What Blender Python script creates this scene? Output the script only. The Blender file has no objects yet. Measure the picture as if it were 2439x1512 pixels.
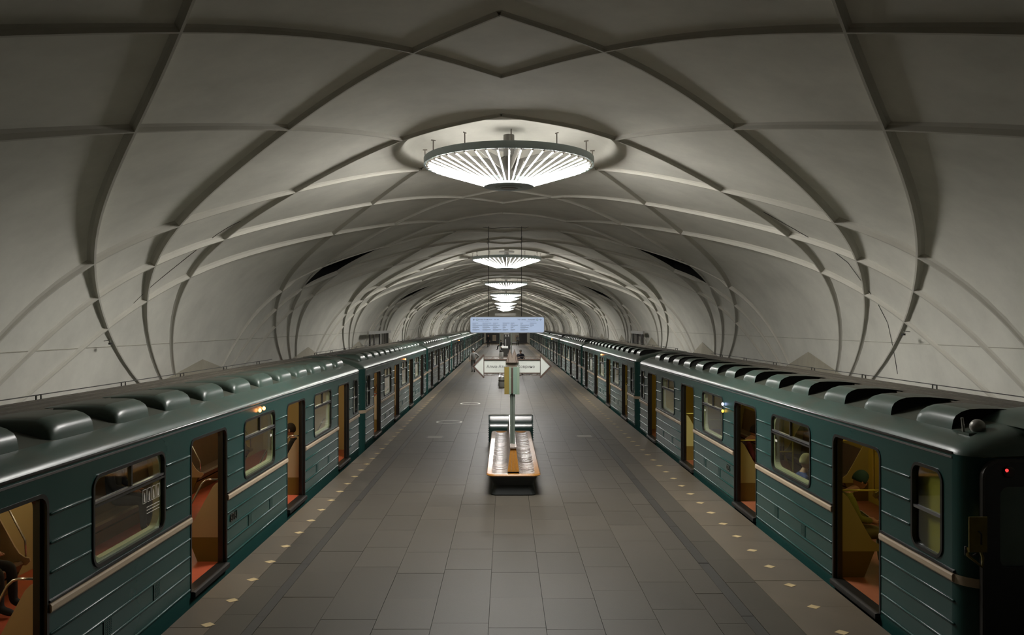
import bpy, bmesh, math, random
from mathutils import Vector, Matrix
import numpy as np
random.seed(7)
PI = math.pi
sc = bpy.context.scene
COL = sc.collection

# ------------------------------------------------------------------ camera, world, exposure
CH = 3.47                      # camera height above the platform; the camera stands at x = y = 0 looking along +Y
cam_d = bpy.data.cameras.new('camera')
cam = bpy.data.objects.new('camera', cam_d); COL.objects.link(cam)
cam.location = (0, 0, CH); cam.rotation_euler = (PI/2, 0, 0)
cam_d.sensor_width = 36.0
cam_d.lens = 1900/2439*36.0
cam_d.shift_x = 16.5/2439; cam_d.shift_y = 16/2439
cam_d.clip_start = .05; cam_d.clip_end = 400
sc.camera = cam
sc.view_settings.view_transform = 'Standard'; sc.view_settings.look = 'None'
sc.view_settings.gamma = 1; sc.view_settings.use_curve_mapping = False
sc.view_settings.exposure = 0.66
w = bpy.data.worlds.new('world'); sc.world = w; w.use_nodes = True
w.node_tree.nodes['Background'].inputs[0].default_value = (.02, .02, .018, 1)
w.node_tree.nodes['Background'].inputs[1].default_value = .3
sc.cycles.use_denoising = True
sc.cycles.max_bounces = 8; sc.cycles.diffuse_bounces = 5; sc.cycles.glossy_bounces = 3
sc.cycles.transmission_bounces = 4; sc.cycles.transparent_max_bounces = 12
sc.cycles.sample_clamp_indirect = 6
TUBE_L = 168.0

# ------------------------------------------------------------------ materials
def lnk(nt, a, b): nt.links.new(a, b)
def mat(name, col, rough=.6, metal=0., var=.0, scale=3., bump=0., bscale=20., coat=0., emit=None, estr=0., spec=.5, col2=None, streak=None, island=False, rvar=0.):
    m = bpy.data.materials.new(name); m.use_nodes = True
    nt = m.node_tree; b = nt.nodes['Principled BSDF']
    b.inputs['Base Color'].default_value = (*col, 1); b.inputs['Roughness'].default_value = rough
    b.inputs['Metallic'].default_value = metal; b.inputs['Specular IOR Level'].default_value = spec
    if coat: b.inputs['Coat Weight'].default_value = coat; b.inputs['Coat Roughness'].default_value = .12
    if emit: b.inputs['Emission Color'].default_value = (*emit, 1); b.inputs['Emission Strength'].default_value = estr
    if var or bump or island or rvar:
        tc = nt.nodes.new('ShaderNodeTexCoord'); mp = nt.nodes.new('ShaderNodeMapping')
        if streak: mp.inputs['Scale'].default_value = streak
        lnk(nt, tc.outputs['Object'], mp.inputs['Vector'])
    if var:
        n = nt.nodes.new('ShaderNodeTexNoise'); n.inputs['Scale'].default_value = scale; n.inputs['Detail'].default_value = 6; n.inputs['Roughness'].default_value = .65
        lnk(nt, mp.outputs[0], n.inputs['Vector'])
        r = nt.nodes.new('ShaderNodeValToRGB'); r.color_ramp.elements[0].position = .3; r.color_ramp.elements[1].position = .72
        c2 = col2 or tuple(c*(1-var) for c in col)
        r.color_ramp.elements[0].color = (*c2, 1); r.color_ramp.elements[1].color = (*col, 1)
        lnk(nt, n.outputs['Fac'], r.inputs[0]); out = r.outputs[0]
        if rvar:
            mr = nt.nodes.new('ShaderNodeMapRange'); mr.inputs['To Min'].default_value = rough-rvar; mr.inputs['To Max'].default_value = rough+rvar
            lnk(nt, n.outputs['Fac'], mr.inputs['Value']); lnk(nt, mr.outputs[0], b.inputs['Roughness'])
        if island:
            g = nt.nodes.new('ShaderNodeNewGeometry'); oi = nt.nodes.new('ShaderNodeObjectInfo')
            ad = nt.nodes.new('ShaderNodeMath'); ad.operation = 'ADD'; fr = nt.nodes.new('ShaderNodeMath'); fr.operation = 'FRACT'
            lnk(nt, g.outputs['Random Per Island'], ad.inputs[0]); lnk(nt, oi.outputs['Random'], ad.inputs[1]); lnk(nt, ad.outputs[0], fr.inputs[0])
            hs = nt.nodes.new('ShaderNodeHueSaturation'); mr2 = nt.nodes.new('ShaderNodeMapRange')
            mr2.inputs['To Min'].default_value = .90; mr2.inputs['To Max'].default_value = 1.07
            lnk(nt, fr.outputs[0], mr2.inputs['Value']); lnk(nt, mr2.outputs[0], hs.inputs['Value']); lnk(nt, out, hs.inputs['Color']); out = hs.outputs[0]
        lnk(nt, out, b.inputs['Base Color'])
    if bump:
        n2 = nt.nodes.new('ShaderNodeTexNoise'); n2.inputs['Scale'].default_value = bscale; n2.inputs['Detail'].default_value = 4
        lnk(nt, mp.outputs[0], n2.inputs['Vector'])
        bp = nt.nodes.new('ShaderNodeBump'); bp.inputs['Strength'].default_value = bump; bp.inputs['Distance'].default_value = .02
        lnk(nt, n2.outputs['Fac'], bp.inputs['Height']); lnk(nt, bp.outputs[0], b.inputs['Normal'])
    return m

def glass_mat(name, tint=(.85, .9, .85), k=1.0):
    m = bpy.data.materials.new(name); m.use_nodes = True; nt = m.node_tree
    for n in list(nt.nodes):
        if n.type == 'BSDF_PRINCIPLED': nt.nodes.remove(n)
    o = nt.nodes['Material Output']
    t = nt.nodes.new('ShaderNodeBsdfTransparent'); t.inputs[0].default_value = (*tint, 1)
    g = nt.nodes.new('ShaderNodeBsdfGlossy'); g.inputs['Roughness'].default_value = .04; g.inputs[0].default_value = (k, k, k, 1)
    lw = nt.nodes.new('ShaderNodeLayerWeight'); lw.inputs['Blend'].default_value = .5
    pw = nt.nodes.new('ShaderNodeMath'); pw.operation = 'POWER'; pw.inputs[1].default_value = 4.5
    f = nt.nodes.new('ShaderNodeMath'); f.operation = 'MULTIPLY_ADD'; f.inputs[1].default_value = .6; f.inputs[2].default_value = .03
    lnk(nt, lw.outputs['Facing'], pw.inputs[0]); lnk(nt, pw.outputs[0], f.inputs[0])
    x = nt.nodes.new('ShaderNodeMixShader')
    lnk(nt, f.outputs[0], x.inputs[0]); lnk(nt, t.outputs[0], x.inputs[1]); lnk(nt, g.outputs[0], x.inputs[2]); lnk(nt, x.outputs[0], o.inputs[0])
    return m

M = {}
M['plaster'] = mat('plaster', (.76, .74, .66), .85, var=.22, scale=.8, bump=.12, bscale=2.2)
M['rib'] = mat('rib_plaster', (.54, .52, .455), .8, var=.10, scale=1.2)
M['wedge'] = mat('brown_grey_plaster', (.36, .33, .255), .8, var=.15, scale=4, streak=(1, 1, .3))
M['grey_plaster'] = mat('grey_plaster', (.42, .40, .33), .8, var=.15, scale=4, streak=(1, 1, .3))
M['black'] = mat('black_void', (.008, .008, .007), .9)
M['granite'] = mat('grey_granite', (0.070, .061, .047), .52, var=.28, scale=2.3, bump=.05, bscale=60, island=True, rvar=.08, spec=.33)
M['edge_granite'] = mat('brown_granite', (.13, .105, .075), .5, var=.3, scale=2.0, island=True, rvar=.08)
M['dark_strip'] = mat('dark_strip', (.034, .031, .026), .5, var=.2, scale=5)
M['joint'] = mat('joint', (.04, .037, .032), .9)
M['diamond'] = mat('yellow_inlay', (.52, .40, .21), .6, var=.2, scale=8)
M['teal'] = mat('teal_paint', (.017, .060, .053), .27, var=.12, scale=1.2, spec=.35, streak=(1, .5, .6))
M['skirt'] = mat('teal_skirt', (.006, .040, .038), .4, var=.25, scale=3)
M['roof'] = mat('roof_paint', (.050, .100, .085), .33, var=.4, scale=1.3, col2=(.068, .082, .064), rvar=.06)
M['roofdust'] = mat('dusty_roof_paint', (.072, .080, .060), .5, var=.3, scale=2.5)
M['roofcover'] = mat('roof_cover', (.105, .092, .068), .7, var=.35, scale=4, bump=.3, bscale=14)
M['alu'] = mat('dull_aluminium', (.30, .30, .31), .32, metal=.8, var=.2, scale=6)
M['beige_strip'] = mat('beige_strip', (.46, .36, .25), .4, var=.15, scale=5, streak=(1, .2, 1))
M['rubber'] = mat('black_rubber', (.010, .010, .009), .35)
M['darksteel'] = mat('dark_steel', (.06, .055, .05), .45, metal=.5, var=.3, scale=9)
M['cream'] = mat('cream_lining', (.50, .46, .30), .5)
M['beigepanelL'] = mat('beige_panel', (.42, .31, .17), .5)
M['beigepanelR'] = mat('yellow_beige_panel', (.40, .34, .11), .5)
M['liningL'] = mat('warm_lining', (.46, .38, .17), .5)
M['liningR'] = mat('ochre_lining', (.42, .32, .04), .5)
M['redfloor'] = mat('red_linoleum', (.42, .085, .04), .35, var=.25, scale=3)
M['brownfloor'] = mat('brown_linoleum', (.30, .10, .045), .4, var=.3, scale=3)
M['seat'] = mat('brown_vinyl', (.13, .075, .035), .45, var=.2, scale=6)
M['seatbase'] = mat('ochre_base', (.16, .10, .012), .5)
M['chrome'] = mat('steel_rail', (.55, .52, .48), .22, metal=.9)
M['yellowrail'] = mat('yellow_rail', (.60, .52, .08), .3, metal=.3)
M['carlampL'] = mat('car_lamp', (1, .9, .7), emit=(1, .85, .58), estr=7.5)
M['carlampR'] = mat('car_lamp_yellow', (1, .9, .6), emit=(1, .84, .42), estr=2.8)
M['glass'] = glass_mat('window_glass')
M['orange_lamp'] = mat('orange_lamp', (1, .4, .1), emit=(1, .32, .08), estr=6)
M['red_lamp'] = mat('red_lamp', (1, .05, .05), emit=(1, .03, .03), estr=1.5)
M['blue_lamp'] = mat('blue_lamp', (.6, .7, 1), emit=(.5, .6, 1), estr=2)
M['yellow_lamp'] = mat('yellow_lamp', (.9, .6, .1), emit=(1, .6, .05), estr=1.5)
M['number'] = mat('number_metal', (.10, .09, .075), .2, metal=.8)
M['yellowplate'] = mat('yellow_plate', (.20, .145, .015), .6, var=.3, scale=7)
M['tube'] = mat('fluorescent_tube', (1, 1, 1), emit=(1, .975, .93), estr=TUBE_L)
M['tube_back'] = mat('fluorescent_tube_dimmed_side', (1, 1, 1), emit=(1, .975, .93), estr=TUBE_L*.024)  # glow cut on the upper side, added to keep light off the dish
M['lampmetal'] = mat('lamp_metal', (.36, .42, .42), .5, metal=.2)
M['lampwhite'] = mat('lamp_white', (.20, .19, .17), .6)
M['socket'] = mat('socket', (.22, .19, .16), .6)
M['wood'] = mat('varnished_wood', (.42, .185, .035), .25, var=.35, scale=7, streak=(6, 1, 6), coat=.6)
M['slatwood'] = mat('glossy_slat_pale_sheen', (.36, .30, .265), .24, var=.3, scale=9, island=True, spec=1.0, bump=1.0, bscale=22)  # base greyed to imitate pale reflections on the orange wood
M['benchbase'] = mat('bench_base', (.005, .007, .006), .6)
M['darkgreen'] = mat('dark_green_metal', (.016, .040, .034), .22, coat=.4)
M['pole'] = mat('green_pole', (.15, .18, .15), .35, metal=.3)
M['signwhite'] = mat('sign_white', (.40, .42, .39), .45)
M['bronze'] = mat('bronze', (.20, .165, .135), .45, metal=.2)
M['bronze_dark'] = mat('bronze_dark', (.055, .035, .026), .5)
M['ochre_glass'] = mat('ochre_panel', (.17, .13, .035), .35)
M['greenglass'] = mat('green_panel', (.17, .22, .165), .3)
M['flareglass'] = mat('green_panel_flare_tint', (.14, .20, .16), .35)  # sea-green tint is mostly lens flare put into the panel colour
M['text_dark'] = mat('text_dark', (.06, .06, .06), .6)
M['text_grey'] = mat('text_grey', (.36, .37, .36), .6)
M['signface'] = mat('lit_sign_face', (.30, .36, .46), .4, emit=(.50, .62, .84), estr=.38)
M['text_blue'] = mat('text_blue_grey', (.07, .09, .14), .7)
M['ringgreen'] = mat('ring_green', (.10, .30, .13), .5)
M['greymetal'] = mat('grey_metal', (.30, .29, .26), .4, metal=.3)
M['kiosk'] = mat('kiosk_dark', (.028, .026, .022), .25)
M['kiosk_lit'] = mat('kiosk_white', (.7, .7, .68), .5)
M['wire'] = mat('wire', (.05, .048, .042), .6)
M['endwall'] = mat('end_wall_marble', (.022, .020, .016), .45, var=.35, scale=.8)
M['white_print'] = mat('white_print', (.62, .62, .56), .5)
M['track'] = mat('track_ballast', (.03, .028, .025), .9)
M['skin'] = mat('skin', (.50, .27, .17), .55)
def cloth(n, c): M[n] = mat(n, c, .85, var=.15, scale=9)
cloth('c_grey', (.30, .30, .29)); cloth('c_navy', (.022, .026, .048)); cloth('c_black', (.010, .010, .010)); cloth('c_greygreen', (.12, .125, .115))
cloth('c_olive', (.21, .21, .022)); cloth('c_darkred', (.09, .008, .008)); cloth('c_blue', (.05, .07, .22)); cloth('c_green', (.035, .055, .018))
cloth('c_cream', (.62, .50, .26)); cloth('c_teal', (.025, .07, .06)); cloth('h_dark', (.02, .012, .008)); cloth('h_blond', (.50, .38, .10)); cloth('h_grey', (.40, .38, .35))
cloth('c_jeans', (.06, .065, .10)); cloth('c_khaki', (.20, .17, .06))

# ------------------------------------------------------------------ helpers
class MB:
    def __init__(s): s.v = []; s.f = []; s.m = []
    def add(s, vs, fs, mi=0):
        o = len(s.v); s.v += [tuple(p) for p in vs]; s.f += [tuple(o+i for i in f) for f in fs]; s.m += [mi]*len(fs); return s
    def box(s, x0, x1, y0, y1, z0, z1, mi=0):
        return s.add([(x0,y0,z0),(x1,y0,z0),(x1,y1,z0),(x0,y1,z0),(x0,y0,z1),(x1,y0,z1),(x1,y1,z1),(x0,y1,z1)],
                     [(0,3,2,1),(4,5,6,7),(0,1,5,4),(1,2,6,5),(2,3,7,6),(3,0,4,7)], mi)
    def prism(s, pts, axis, a, b, mi=0):       # pts: 2-D outline; axis: the one it is extruded along
        n = len(pts)
        def P(u, v, t): return (t,u,v) if axis == 'x' else ((u,t,v) if axis == 'y' else (u,v,t))
        vs = [P(u,v,a) for u,v in pts] + [P(u,v,b) for u,v in pts]
        fs = [tuple(range(n))[::-1], tuple(range(n, 2*n))] + [(i,(i+1)%n,n+(i+1)%n,n+i) for i in range(n)]
        return s.add(vs, fs, mi)
    def tube(s, pts, r, n=8, mi=0, cap=True):
        pts = [Vector(p) for p in pts]; rings = []
        d0 = (pts[1]-pts[0]).normalized(); up = Vector((0,0,1)) if abs(d0.z) < .9 else Vector((1,0,0))
        nrm = d0.cross(up).normalized()
        for i, p in enumerate(pts):
            d = (pts[min(i+1,len(pts)-1)]-pts[max(i-1,0)]).normalized()
            nrm = (nrm - d*nrm.dot(d)).normalized(); bn = d.cross(nrm)
            rr = r[i] if isinstance(r, (list, tuple)) else r
            rings.append([p+nrm*math.cos(2*PI*k/n)*rr+bn*math.sin(2*PI*k/n)*rr for k in range(n)])
        vs = [v for R in rings for v in R]; fs = []
        for i in range(len(rings)-1):
            for k in range(n): fs.append((i*n+k, i*n+(k+1)%n, (i+1)*n+(k+1)%n, (i+1)*n+k))
        if cap: fs += [tuple(range(n))[::-1], tuple((len(rings)-1)*n+k for k in range(n))]
        return s.add(vs, fs, mi)
    def lathe(s, prof, n=32, c=(0,0,0), mi=0, close=False):
        vs = [(c[0]+r*math.cos(2*PI*k/n), c[1]+r*math.sin(2*PI*k/n), c[2]+z) for r, z in prof for k in range(n)]
        fs = []; m = len(prof)
        for i in range(m if close else m-1):
            j = (i+1) % m
            for k in range(n): fs.append((i*n+k, i*n+(k+1)%n, j*n+(k+1)%n, j*n+k))
        if not close:
            if prof[0][0] > 1e-4: fs.append(tuple(range(n))[::-1])
            if prof[-1][0] > 1e-4: fs.append(tuple((m-1)*n+k for k in range(n)))
        return s.add(vs, fs, mi)
    def grid(s, P, nu, nv, mi=0):
        vs = [P(i, j) for i in range(nu) for j in range(nv)]
        return s.add(vs, [(i*nv+j, i*nv+j+1, (i+1)*nv+j+1, (i+1)*nv+j) for i in range(nu-1) for j in range(nv-1)], mi)
    def sphere(s, c, r, nu=16, nv=10, mi=0, sx=1, sy=1, sz=1):
        prof = [(max(math.sin(PI*i/nv), 0.001)*r, -math.cos(PI*i/nv)*r) for i in range(nv+1)]
        o = len(s.v); s.lathe(prof, nu, (0,0,0), mi)
        for i in range(o, len(s.v)):
            x, y, z = s.v[i]; s.v[i] = (c[0]+x*sx, c[1]+y*sy, c[2]+z*sz)
        return s
    def mesh(s, name, mats, smooth=False, T=None, fix=True):
        me = bpy.data.meshes.new(name)
        vs = [T(*p) for p in s.v] if T else s.v
        me.from_pydata(vs, [], s.f)
        for m in (mats if isinstance(mats, (list, tuple)) else [mats]): me.materials.append(M[m] if isinstance(m, str) else m)
        if any(s.m): me.polygons.foreach_set('material_index', s.m)
        if fix:
            b = bmesh.new(); b.from_mesh(me); bmesh.ops.recalc_face_normals(b, faces=b.faces); b.to_mesh(me); b.free()
        if smooth is True: me.polygons.foreach_set('use_smooth', [True]*len(me.polygons))
        elif smooth:
            me.polygons.foreach_set('use_smooth', [True]*len(me.polygons))
            try: me.set_sharp_from_angle(angle=math.radians(smooth))
            except Exception: pass
        me.update(); return me
    def build(s, name, mats, parent=None, smooth=False, T=None, loc=None, rot=None, fix=True, **props):
        return ob(name, s.mesh(name, mats, smooth, T, fix), parent, loc, rot, **props)

def ob(name, me, parent=None, loc=None, rot=None, **props):
    o = bpy.data.objects.new(name, me); COL.objects.link(o)
    if parent: o.parent = parent
    if loc is not None: o.location = loc
    if rot is not None: o.rotation_euler = rot
    for k, v in props.items():
        if v is not None: o[k] = v
    return o
def thing(name, label, cat, loc=(0,0,0), rz=0, group=None):
    o = bpy.data.objects.new(name, None); COL.objects.link(o)
    o.location = loc; o.rotation_euler = (0,0,rz); o['label'] = label; o['category'] = cat; o.empty_display_size = .1
    if group: o['group'] = group
    return o

def from_eval(o):
    dg = bpy.context.evaluated_depsgraph_get(); dg.update()
    return bpy.data.meshes.new_from_object(o.evaluated_get(dg))

def plate(outer, holes, th):
    """flat plate with holes: returns (verts(u,v,w), faces), w from -th/2 to th/2"""
    cu = bpy.data.curves.new('tmp', 'CURVE'); cu.dimensions = '2D'; cu.fill_mode = 'BOTH'; cu.extrude = th/2
    for loop in [outer]+holes:
        sp = cu.splines.new('POLY'); sp.points.add(len(loop)-1); sp.use_cyclic_u = True
        for p, (u, v) in zip(sp.points, loop): p.co = (u, v, 0, 1)
    o = bpy.data.objects.new('tmp', cu); COL.objects.link(o)
    me = from_eval(o)
    vs = [tuple(v.co) for v in me.vertices]; fs = [tuple(p.vertices) for p in me.polygons]
    bpy.data.objects.remove(o); bpy.data.curves.remove(cu); bpy.data.meshes.remove(me)
    return vs, fs

def rrect(u0, u1, v0, v1, r, n=5, rb=None):
    rb = r if rb is None else rb; pts = []
    for (cu_, cv, a0, rr) in ((u1, v1, 0, r), (u0, v1, 90, r), (u0, v0, 180, rb), (u1, v0, 270, rb)):
        if rr < 1e-4: pts.append((cu_, cv)); continue
        cx = cu_ - rr if cu_ == u1 else cu_ + rr; cy = cv - rr if cv == v1 else cv + rr
        for k in range(n+1):
            a = math.radians(a0+90*k/n); pts.append((cx+rr*math.cos(a), cy+rr*math.sin(a)))
    return pts

def text_geo(body, size, ext=.0, align='LEFT', bold=0):
    cu = bpy.data.curves.new('tmp', 'FONT'); cu.body = body; cu.size = size; cu.extrude = ext; cu.align_x = align; cu.offset = bold; cu.resolution_u = 2
    o = bpy.data.objects.new('tmp', cu); COL.objects.link(o); me = from_eval(o)
    vs = [tuple(v.co) for v in me.vertices]; fs = [tuple(p.vertices) for p in me.polygons]
    bpy.data.objects.remove(o); bpy.data.curves.remove(cu); bpy.data.meshes.remove(me)
    return vs, fs

# ------------------------------------------------------------------ vault
Y0, Y1 = -7.0, 166.0
ZC, T_ = 14.68, 10.75
ctrlL = [(.06,6.70),(1.32,6.66),(1.70,6.60),(3.13,6.20),(4.04,5.92),(4.37,5.755),(5.51,5.235),(6.47,4.66),(6.60,4.51),(7.09,3.96),(7.35,3.38),(7.60,2.60),(7.72,2.22),(7.92,.2),(7.98,-1.5)]
ctrlR = [(-.06,6.70),(1.49,6.66),(1.84,6.61),(3.27,6.215),(4.12,5.98),(4.47,5.765),(5.57,5.285),(6.49,4.74),(6.64,4.62),(7.12,4.09),(7.38,3.53),(7.60,2.78),(7.74,2.30),(7.95,.2),(8.0,-1.5)]
def herm(xs, ys, x):
    n = len(xs)
    if x <= xs[0]: i = 0
    elif x >= xs[-1]: i = n-2
    else:
        i = 0
        while xs[i+1] < x: i += 1
    def d(k):
        if k == 0: return (ys[1]-ys[0])/(xs[1]-xs[0])
        if k == n-1: return (ys[-1]-ys[-2])/(xs[-1]-xs[-2])
        h0 = xs[k]-xs[k-1]; h1 = xs[k+1]-xs[k]; return ((ys[k]-ys[k-1])/h0*h1+(ys[k+1]-ys[k])/h1*h0)/(h0+h1)
    h = xs[i+1]-xs[i]; t = (x-xs[i])/h
    if x < xs[0]: return ys[0]+d(0)*(x-xs[0])
    return (2*t**3-3*t*t+1)*ys[i]+(t**3-2*t*t+t)*h*d(i)+(-2*t**3+3*t*t)*ys[i+1]+(t**3-t*t)*h*d(i+1)
class Prof:
    def __init__(s, c, sg):
        s.sg = sg; s.s = [0]
        for a, b in zip(c, c[1:]): s.s.append(s.s[-1]+math.hypot(b[0]-a[0], b[1]-a[1]))
        s.x = [p[0] for p in c]; s.z = [p[1] for p in c]
        q = np.array(s.s[:13]); X = np.array(s.x[:13]); Z = np.array(s.z[:13])
        s.ax = np.linalg.lstsq(np.stack([q**k for k in (3, 4, 5, 6)], 1), X-X[0]-q, rcond=None)[0]
        s.az = np.linalg.lstsq(np.stack([q**k for k in (2, 3, 4, 5, 6)], 1), Z-Z[0], rcond=None)[0]
        qs = [.2*i for i in range(int(s.s[12]/.2)+1)]
        s.tq = qs+[s.s[12]+.5, s.s[13], s.s[14]]
        s.tx = [X[0]+u+sum(a*u**k for a, k in zip(s.ax, (3, 4, 5, 6))) for u in qs]+[s.x[12]+.06, s.x[13], s.x[14]]
        s.tz = [Z[0]+sum(a*u**k for a, k in zip(s.az, (2, 3, 4, 5, 6))) for u in qs]+[s.z[12]-.45, s.z[13], s.z[14]]
    def P(s, q): return s.sg*herm(s.tq, s.tx, q), herm(s.tq, s.tz, q)
    def N(s, q):                              # inward normal
        a = s.P(q-.05); b = s.P(q+.05); tx, tz = b[0]-a[0], b[1]-a[1]; l = math.hypot(tx, tz)
        n = (tz/l, -tx/l) if s.sg > 0 else (-tz/l, tx/l)
        return n
PL, PR = Prof(ctrlL, -1), Prof(ctrlR, 1)
CHAND = [ZC+2*T_*k for k in range(4)]+[ZC+7*T_+2*T_*k for k in range(4)]      # the even spacing slips by half between the 4th and the 5th
CX = .07
cells = [ZC+T_*k for k in range(-2, 15)]
vent_cells = [c for c in cells if c > 0 and all(abs(c-h) > 1 for h in CHAND) and c < 150]
fam_a = [(0,-6.45),(1,-5.05),(3,-3.54),(6,-1.1),(7,0),(9,.87),(10,1.5),(12,3.2),(13,4.4)]
fam_g = [(2,1.25),(3,3.6),(5,5.45),(8,8.78),(9,9.82),(10,10.75),(12,12.85),(13,14.0)]
fam_e = [(0,-2.45),(2,-1.25),(4,0),(6,1.08),(8,1.9),(9,2.5),(10,3.0),(12,3.9),(13,4.9)]

def vault_z_add(x, y):                      # the shallow dish above each chandelier
    for c in CHAND:
        d = y-c
        if abs(d) < 2.2:
            r = math.hypot(x-CX, d)
            if r < 2.08:
                t = min(1, (2.08-r)/.42); return .30*t*t*(3-2*t)+.05*(1-r/2.08)
    return 0
ys = [Y0]
while ys[-1] < Y1:
    y = ys[-1]; near = min(min(abs(y-c) for c in CHAND), 99)
    nv = min(abs(y-c) for c in vent_cells)
    ys.append(min(Y1, y + (.11 if near < 2.25 or nv < 1.3 else .4)))
def side_grid(P, name):
    b = MB(); smax = P.s[-1]; ss = []; q = 0
    while q < smax: ss.append(q); q += .11 if q < 2.4 else (.16 if q < 7.4 else .3)
    ss.append(smax)
    n = [P.s[4], P.s[6], P.s[7]]
    def hole(s, y):
        if s < n[0] or s > n[2] or y < 0: return False
        for c in vent_cells:
            if abs(y-c) < 1.2:
                wd = 1.2*((s-n[0])/(n[1]-n[0]) if s < n[1] else (n[2]-s)/(n[2]-n[1]))
                return abs(y-c) < wd
        return False
    pts = [P.P(q) for q in ss]
    vs = [(x, y, z+(vault_z_add(x, y) if i < 24 else 0)) for i, (x, z) in enumerate(pts) for y in ys]
    m = len(ys); fs = []
    for i in range(len(ss)-1):
        sm = (ss[i]+ss[i+1])/2
        for j in range(m-1):
            if n[0] < sm < n[2] and hole(sm, (ys[j]+ys[j+1])/2): continue
            fs.append((i*m+j, i*m+j+1, (i+1)*m+j+1, (i+1)*m+j))
    b.add(vs, fs); return b
gb = side_grid(PL, 'l'); gr = side_grid(PR, 'r')
o = len(gb.v); gb.v += gr.v; gb.f += [tuple(o+i for i in f) for f in gr.f]; gb.m += gr.m
ceiling = gb.build('ceiling', 'plaster', smooth=True, fix=False, kind='structure')

def rib_mesh(P, nodes, mirror, cell):
    s0, s1 = P.s[nodes[0][0]], P.s[nodes[-1][0]]
    if nodes[-1][0] == 13: s1 = P.s[13]
    fx = [P.s[k] for k, _ in nodes if k not in (10, 13)]; fz = [z for k, z in nodes if k not in (10, 13)]
    co = np.polyfit(fx, fz, 3); sm = P.s[12]
    xs = [s0+(sm-s0)*i/12 for i in range(13)]; zs = [float(np.polyval(co, v)) for v in xs]
    xs.append(sm+3); zs.append(zs[-1]+3*float(np.polyval(np.polyder(co), sm)))
    n = max(6, int((s1-s0)/.25)); pts = []
    for i in range(n+1):
        q = s0+(s1-s0)*i/n; y = herm(xs, zs, q)
        if mirror: y = -y
        pts.append((q, cell+y))
    if max(p[1] for p in pts) < .5 or max(p[1] for p in pts) > Y1+8: return None
    keep = [(q, y) for q, y in pts if -6.8 < y < Y1-.2]
    if len(keep) < 3: return None
    pts = keep; b = MB(); vs = []
    cs = [(-1, -.12), (-.45, .35), (-.22, .95), (.22, .95), (.45, .35), (1, -.12)]
    for i, (q, y) in enumerate(pts):
        a = pts[max(i-1, 0)]; c = pts[min(i+1, len(pts)-1)]
        ds, dy = c[0]-a[0], c[1]-a[1]; l = math.hypot(ds, dy); ps, py = -dy/l, ds/l       # perpendicular in the surface
        dep = herm([0, 2, 4.5, 6, 7.2, 8.5, 10, 12], [.05, .065, .095, .125, .11, .075, .055, .05], q); dep *= .88
        if P.s[4]-.2 < q < P.s[7]+.2 and any(-1.7 < y-vc < .25 for vc in vent_cells): dep *= .35
        wd = .025+dep*.6
        for u, h in cs:
            qq = q+ps*u*wd; yy = y+py*u*wd; x, z = P.P(qq); nx, nz = P.N(qq)
            vs.append((x+nx*h*dep, yy, z+nz*h*dep+vault_z_add(x, yy)*0))
    m = len(cs)
    b.add(vs, [(i*m+j, i*m+j+1, (i+1)*m+j+1, (i+1)*m+j) for i in range(len(pts)-1) for j in range(m-1)])
    return b
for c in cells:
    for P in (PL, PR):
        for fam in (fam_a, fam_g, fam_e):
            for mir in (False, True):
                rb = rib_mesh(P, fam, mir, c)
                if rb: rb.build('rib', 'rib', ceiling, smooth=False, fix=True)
# dark shafts behind the diamond openings
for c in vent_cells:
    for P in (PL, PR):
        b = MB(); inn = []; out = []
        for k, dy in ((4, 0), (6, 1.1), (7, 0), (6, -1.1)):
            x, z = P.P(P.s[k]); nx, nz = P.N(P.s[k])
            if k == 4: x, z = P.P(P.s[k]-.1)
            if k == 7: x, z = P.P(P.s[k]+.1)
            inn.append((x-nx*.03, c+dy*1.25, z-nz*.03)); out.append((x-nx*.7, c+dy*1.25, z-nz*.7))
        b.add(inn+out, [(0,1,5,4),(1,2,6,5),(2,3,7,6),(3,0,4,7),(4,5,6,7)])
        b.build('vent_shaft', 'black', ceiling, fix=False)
# end walls, trackbeds
MB().box(-8.2, 8.2, Y0-.3, Y0, -1.6, 7).build('wall_back', 'endwall', kind='structure')
MB().box(-8.2, 8.2, Y1, Y1+.3, -1.6, 7).build('wall_far', 'grey_plaster', kind='structure')
EW = 149.0
b = MB(); vs, fs = plate([(-3.6, 0), (4.1, 0), (4.1, 4.6), (-3.6, 4.6)], [[(-.9, .02), (-.9, 2.2), (-.1, 2.2), (-.1, .02)], [(.7, .02), (.7, 2.2), (2.6, 2.2), (2.6, .02)]], .3)
b.add([(u, EW+w_, v) for u, v, w_ in vs], fs); b.build('wall_end', 'endwall', kind='structure')
MB().box(-8.2, 8.2, Y0, Y1, -1.7, -1.5).build('floor_track', 'track', kind='structure')
XL, XR = -3.85, 4.32
fl = MB().box(XL+.02, XR-.02, Y0, 156, -1.5, -.03).build('floor', 'joint', kind='structure')
# grey triangular wedges at the foot of the vault, between the rib fans
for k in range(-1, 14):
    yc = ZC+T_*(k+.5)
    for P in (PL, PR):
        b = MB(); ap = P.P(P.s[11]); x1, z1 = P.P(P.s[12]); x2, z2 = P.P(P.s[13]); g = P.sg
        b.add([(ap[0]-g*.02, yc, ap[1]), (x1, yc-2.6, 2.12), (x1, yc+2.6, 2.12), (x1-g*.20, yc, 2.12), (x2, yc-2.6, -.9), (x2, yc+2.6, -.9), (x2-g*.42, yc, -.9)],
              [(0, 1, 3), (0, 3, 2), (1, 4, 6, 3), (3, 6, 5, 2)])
        b.build('wedge', 'wedge', ceiling, fix=False)
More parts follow.
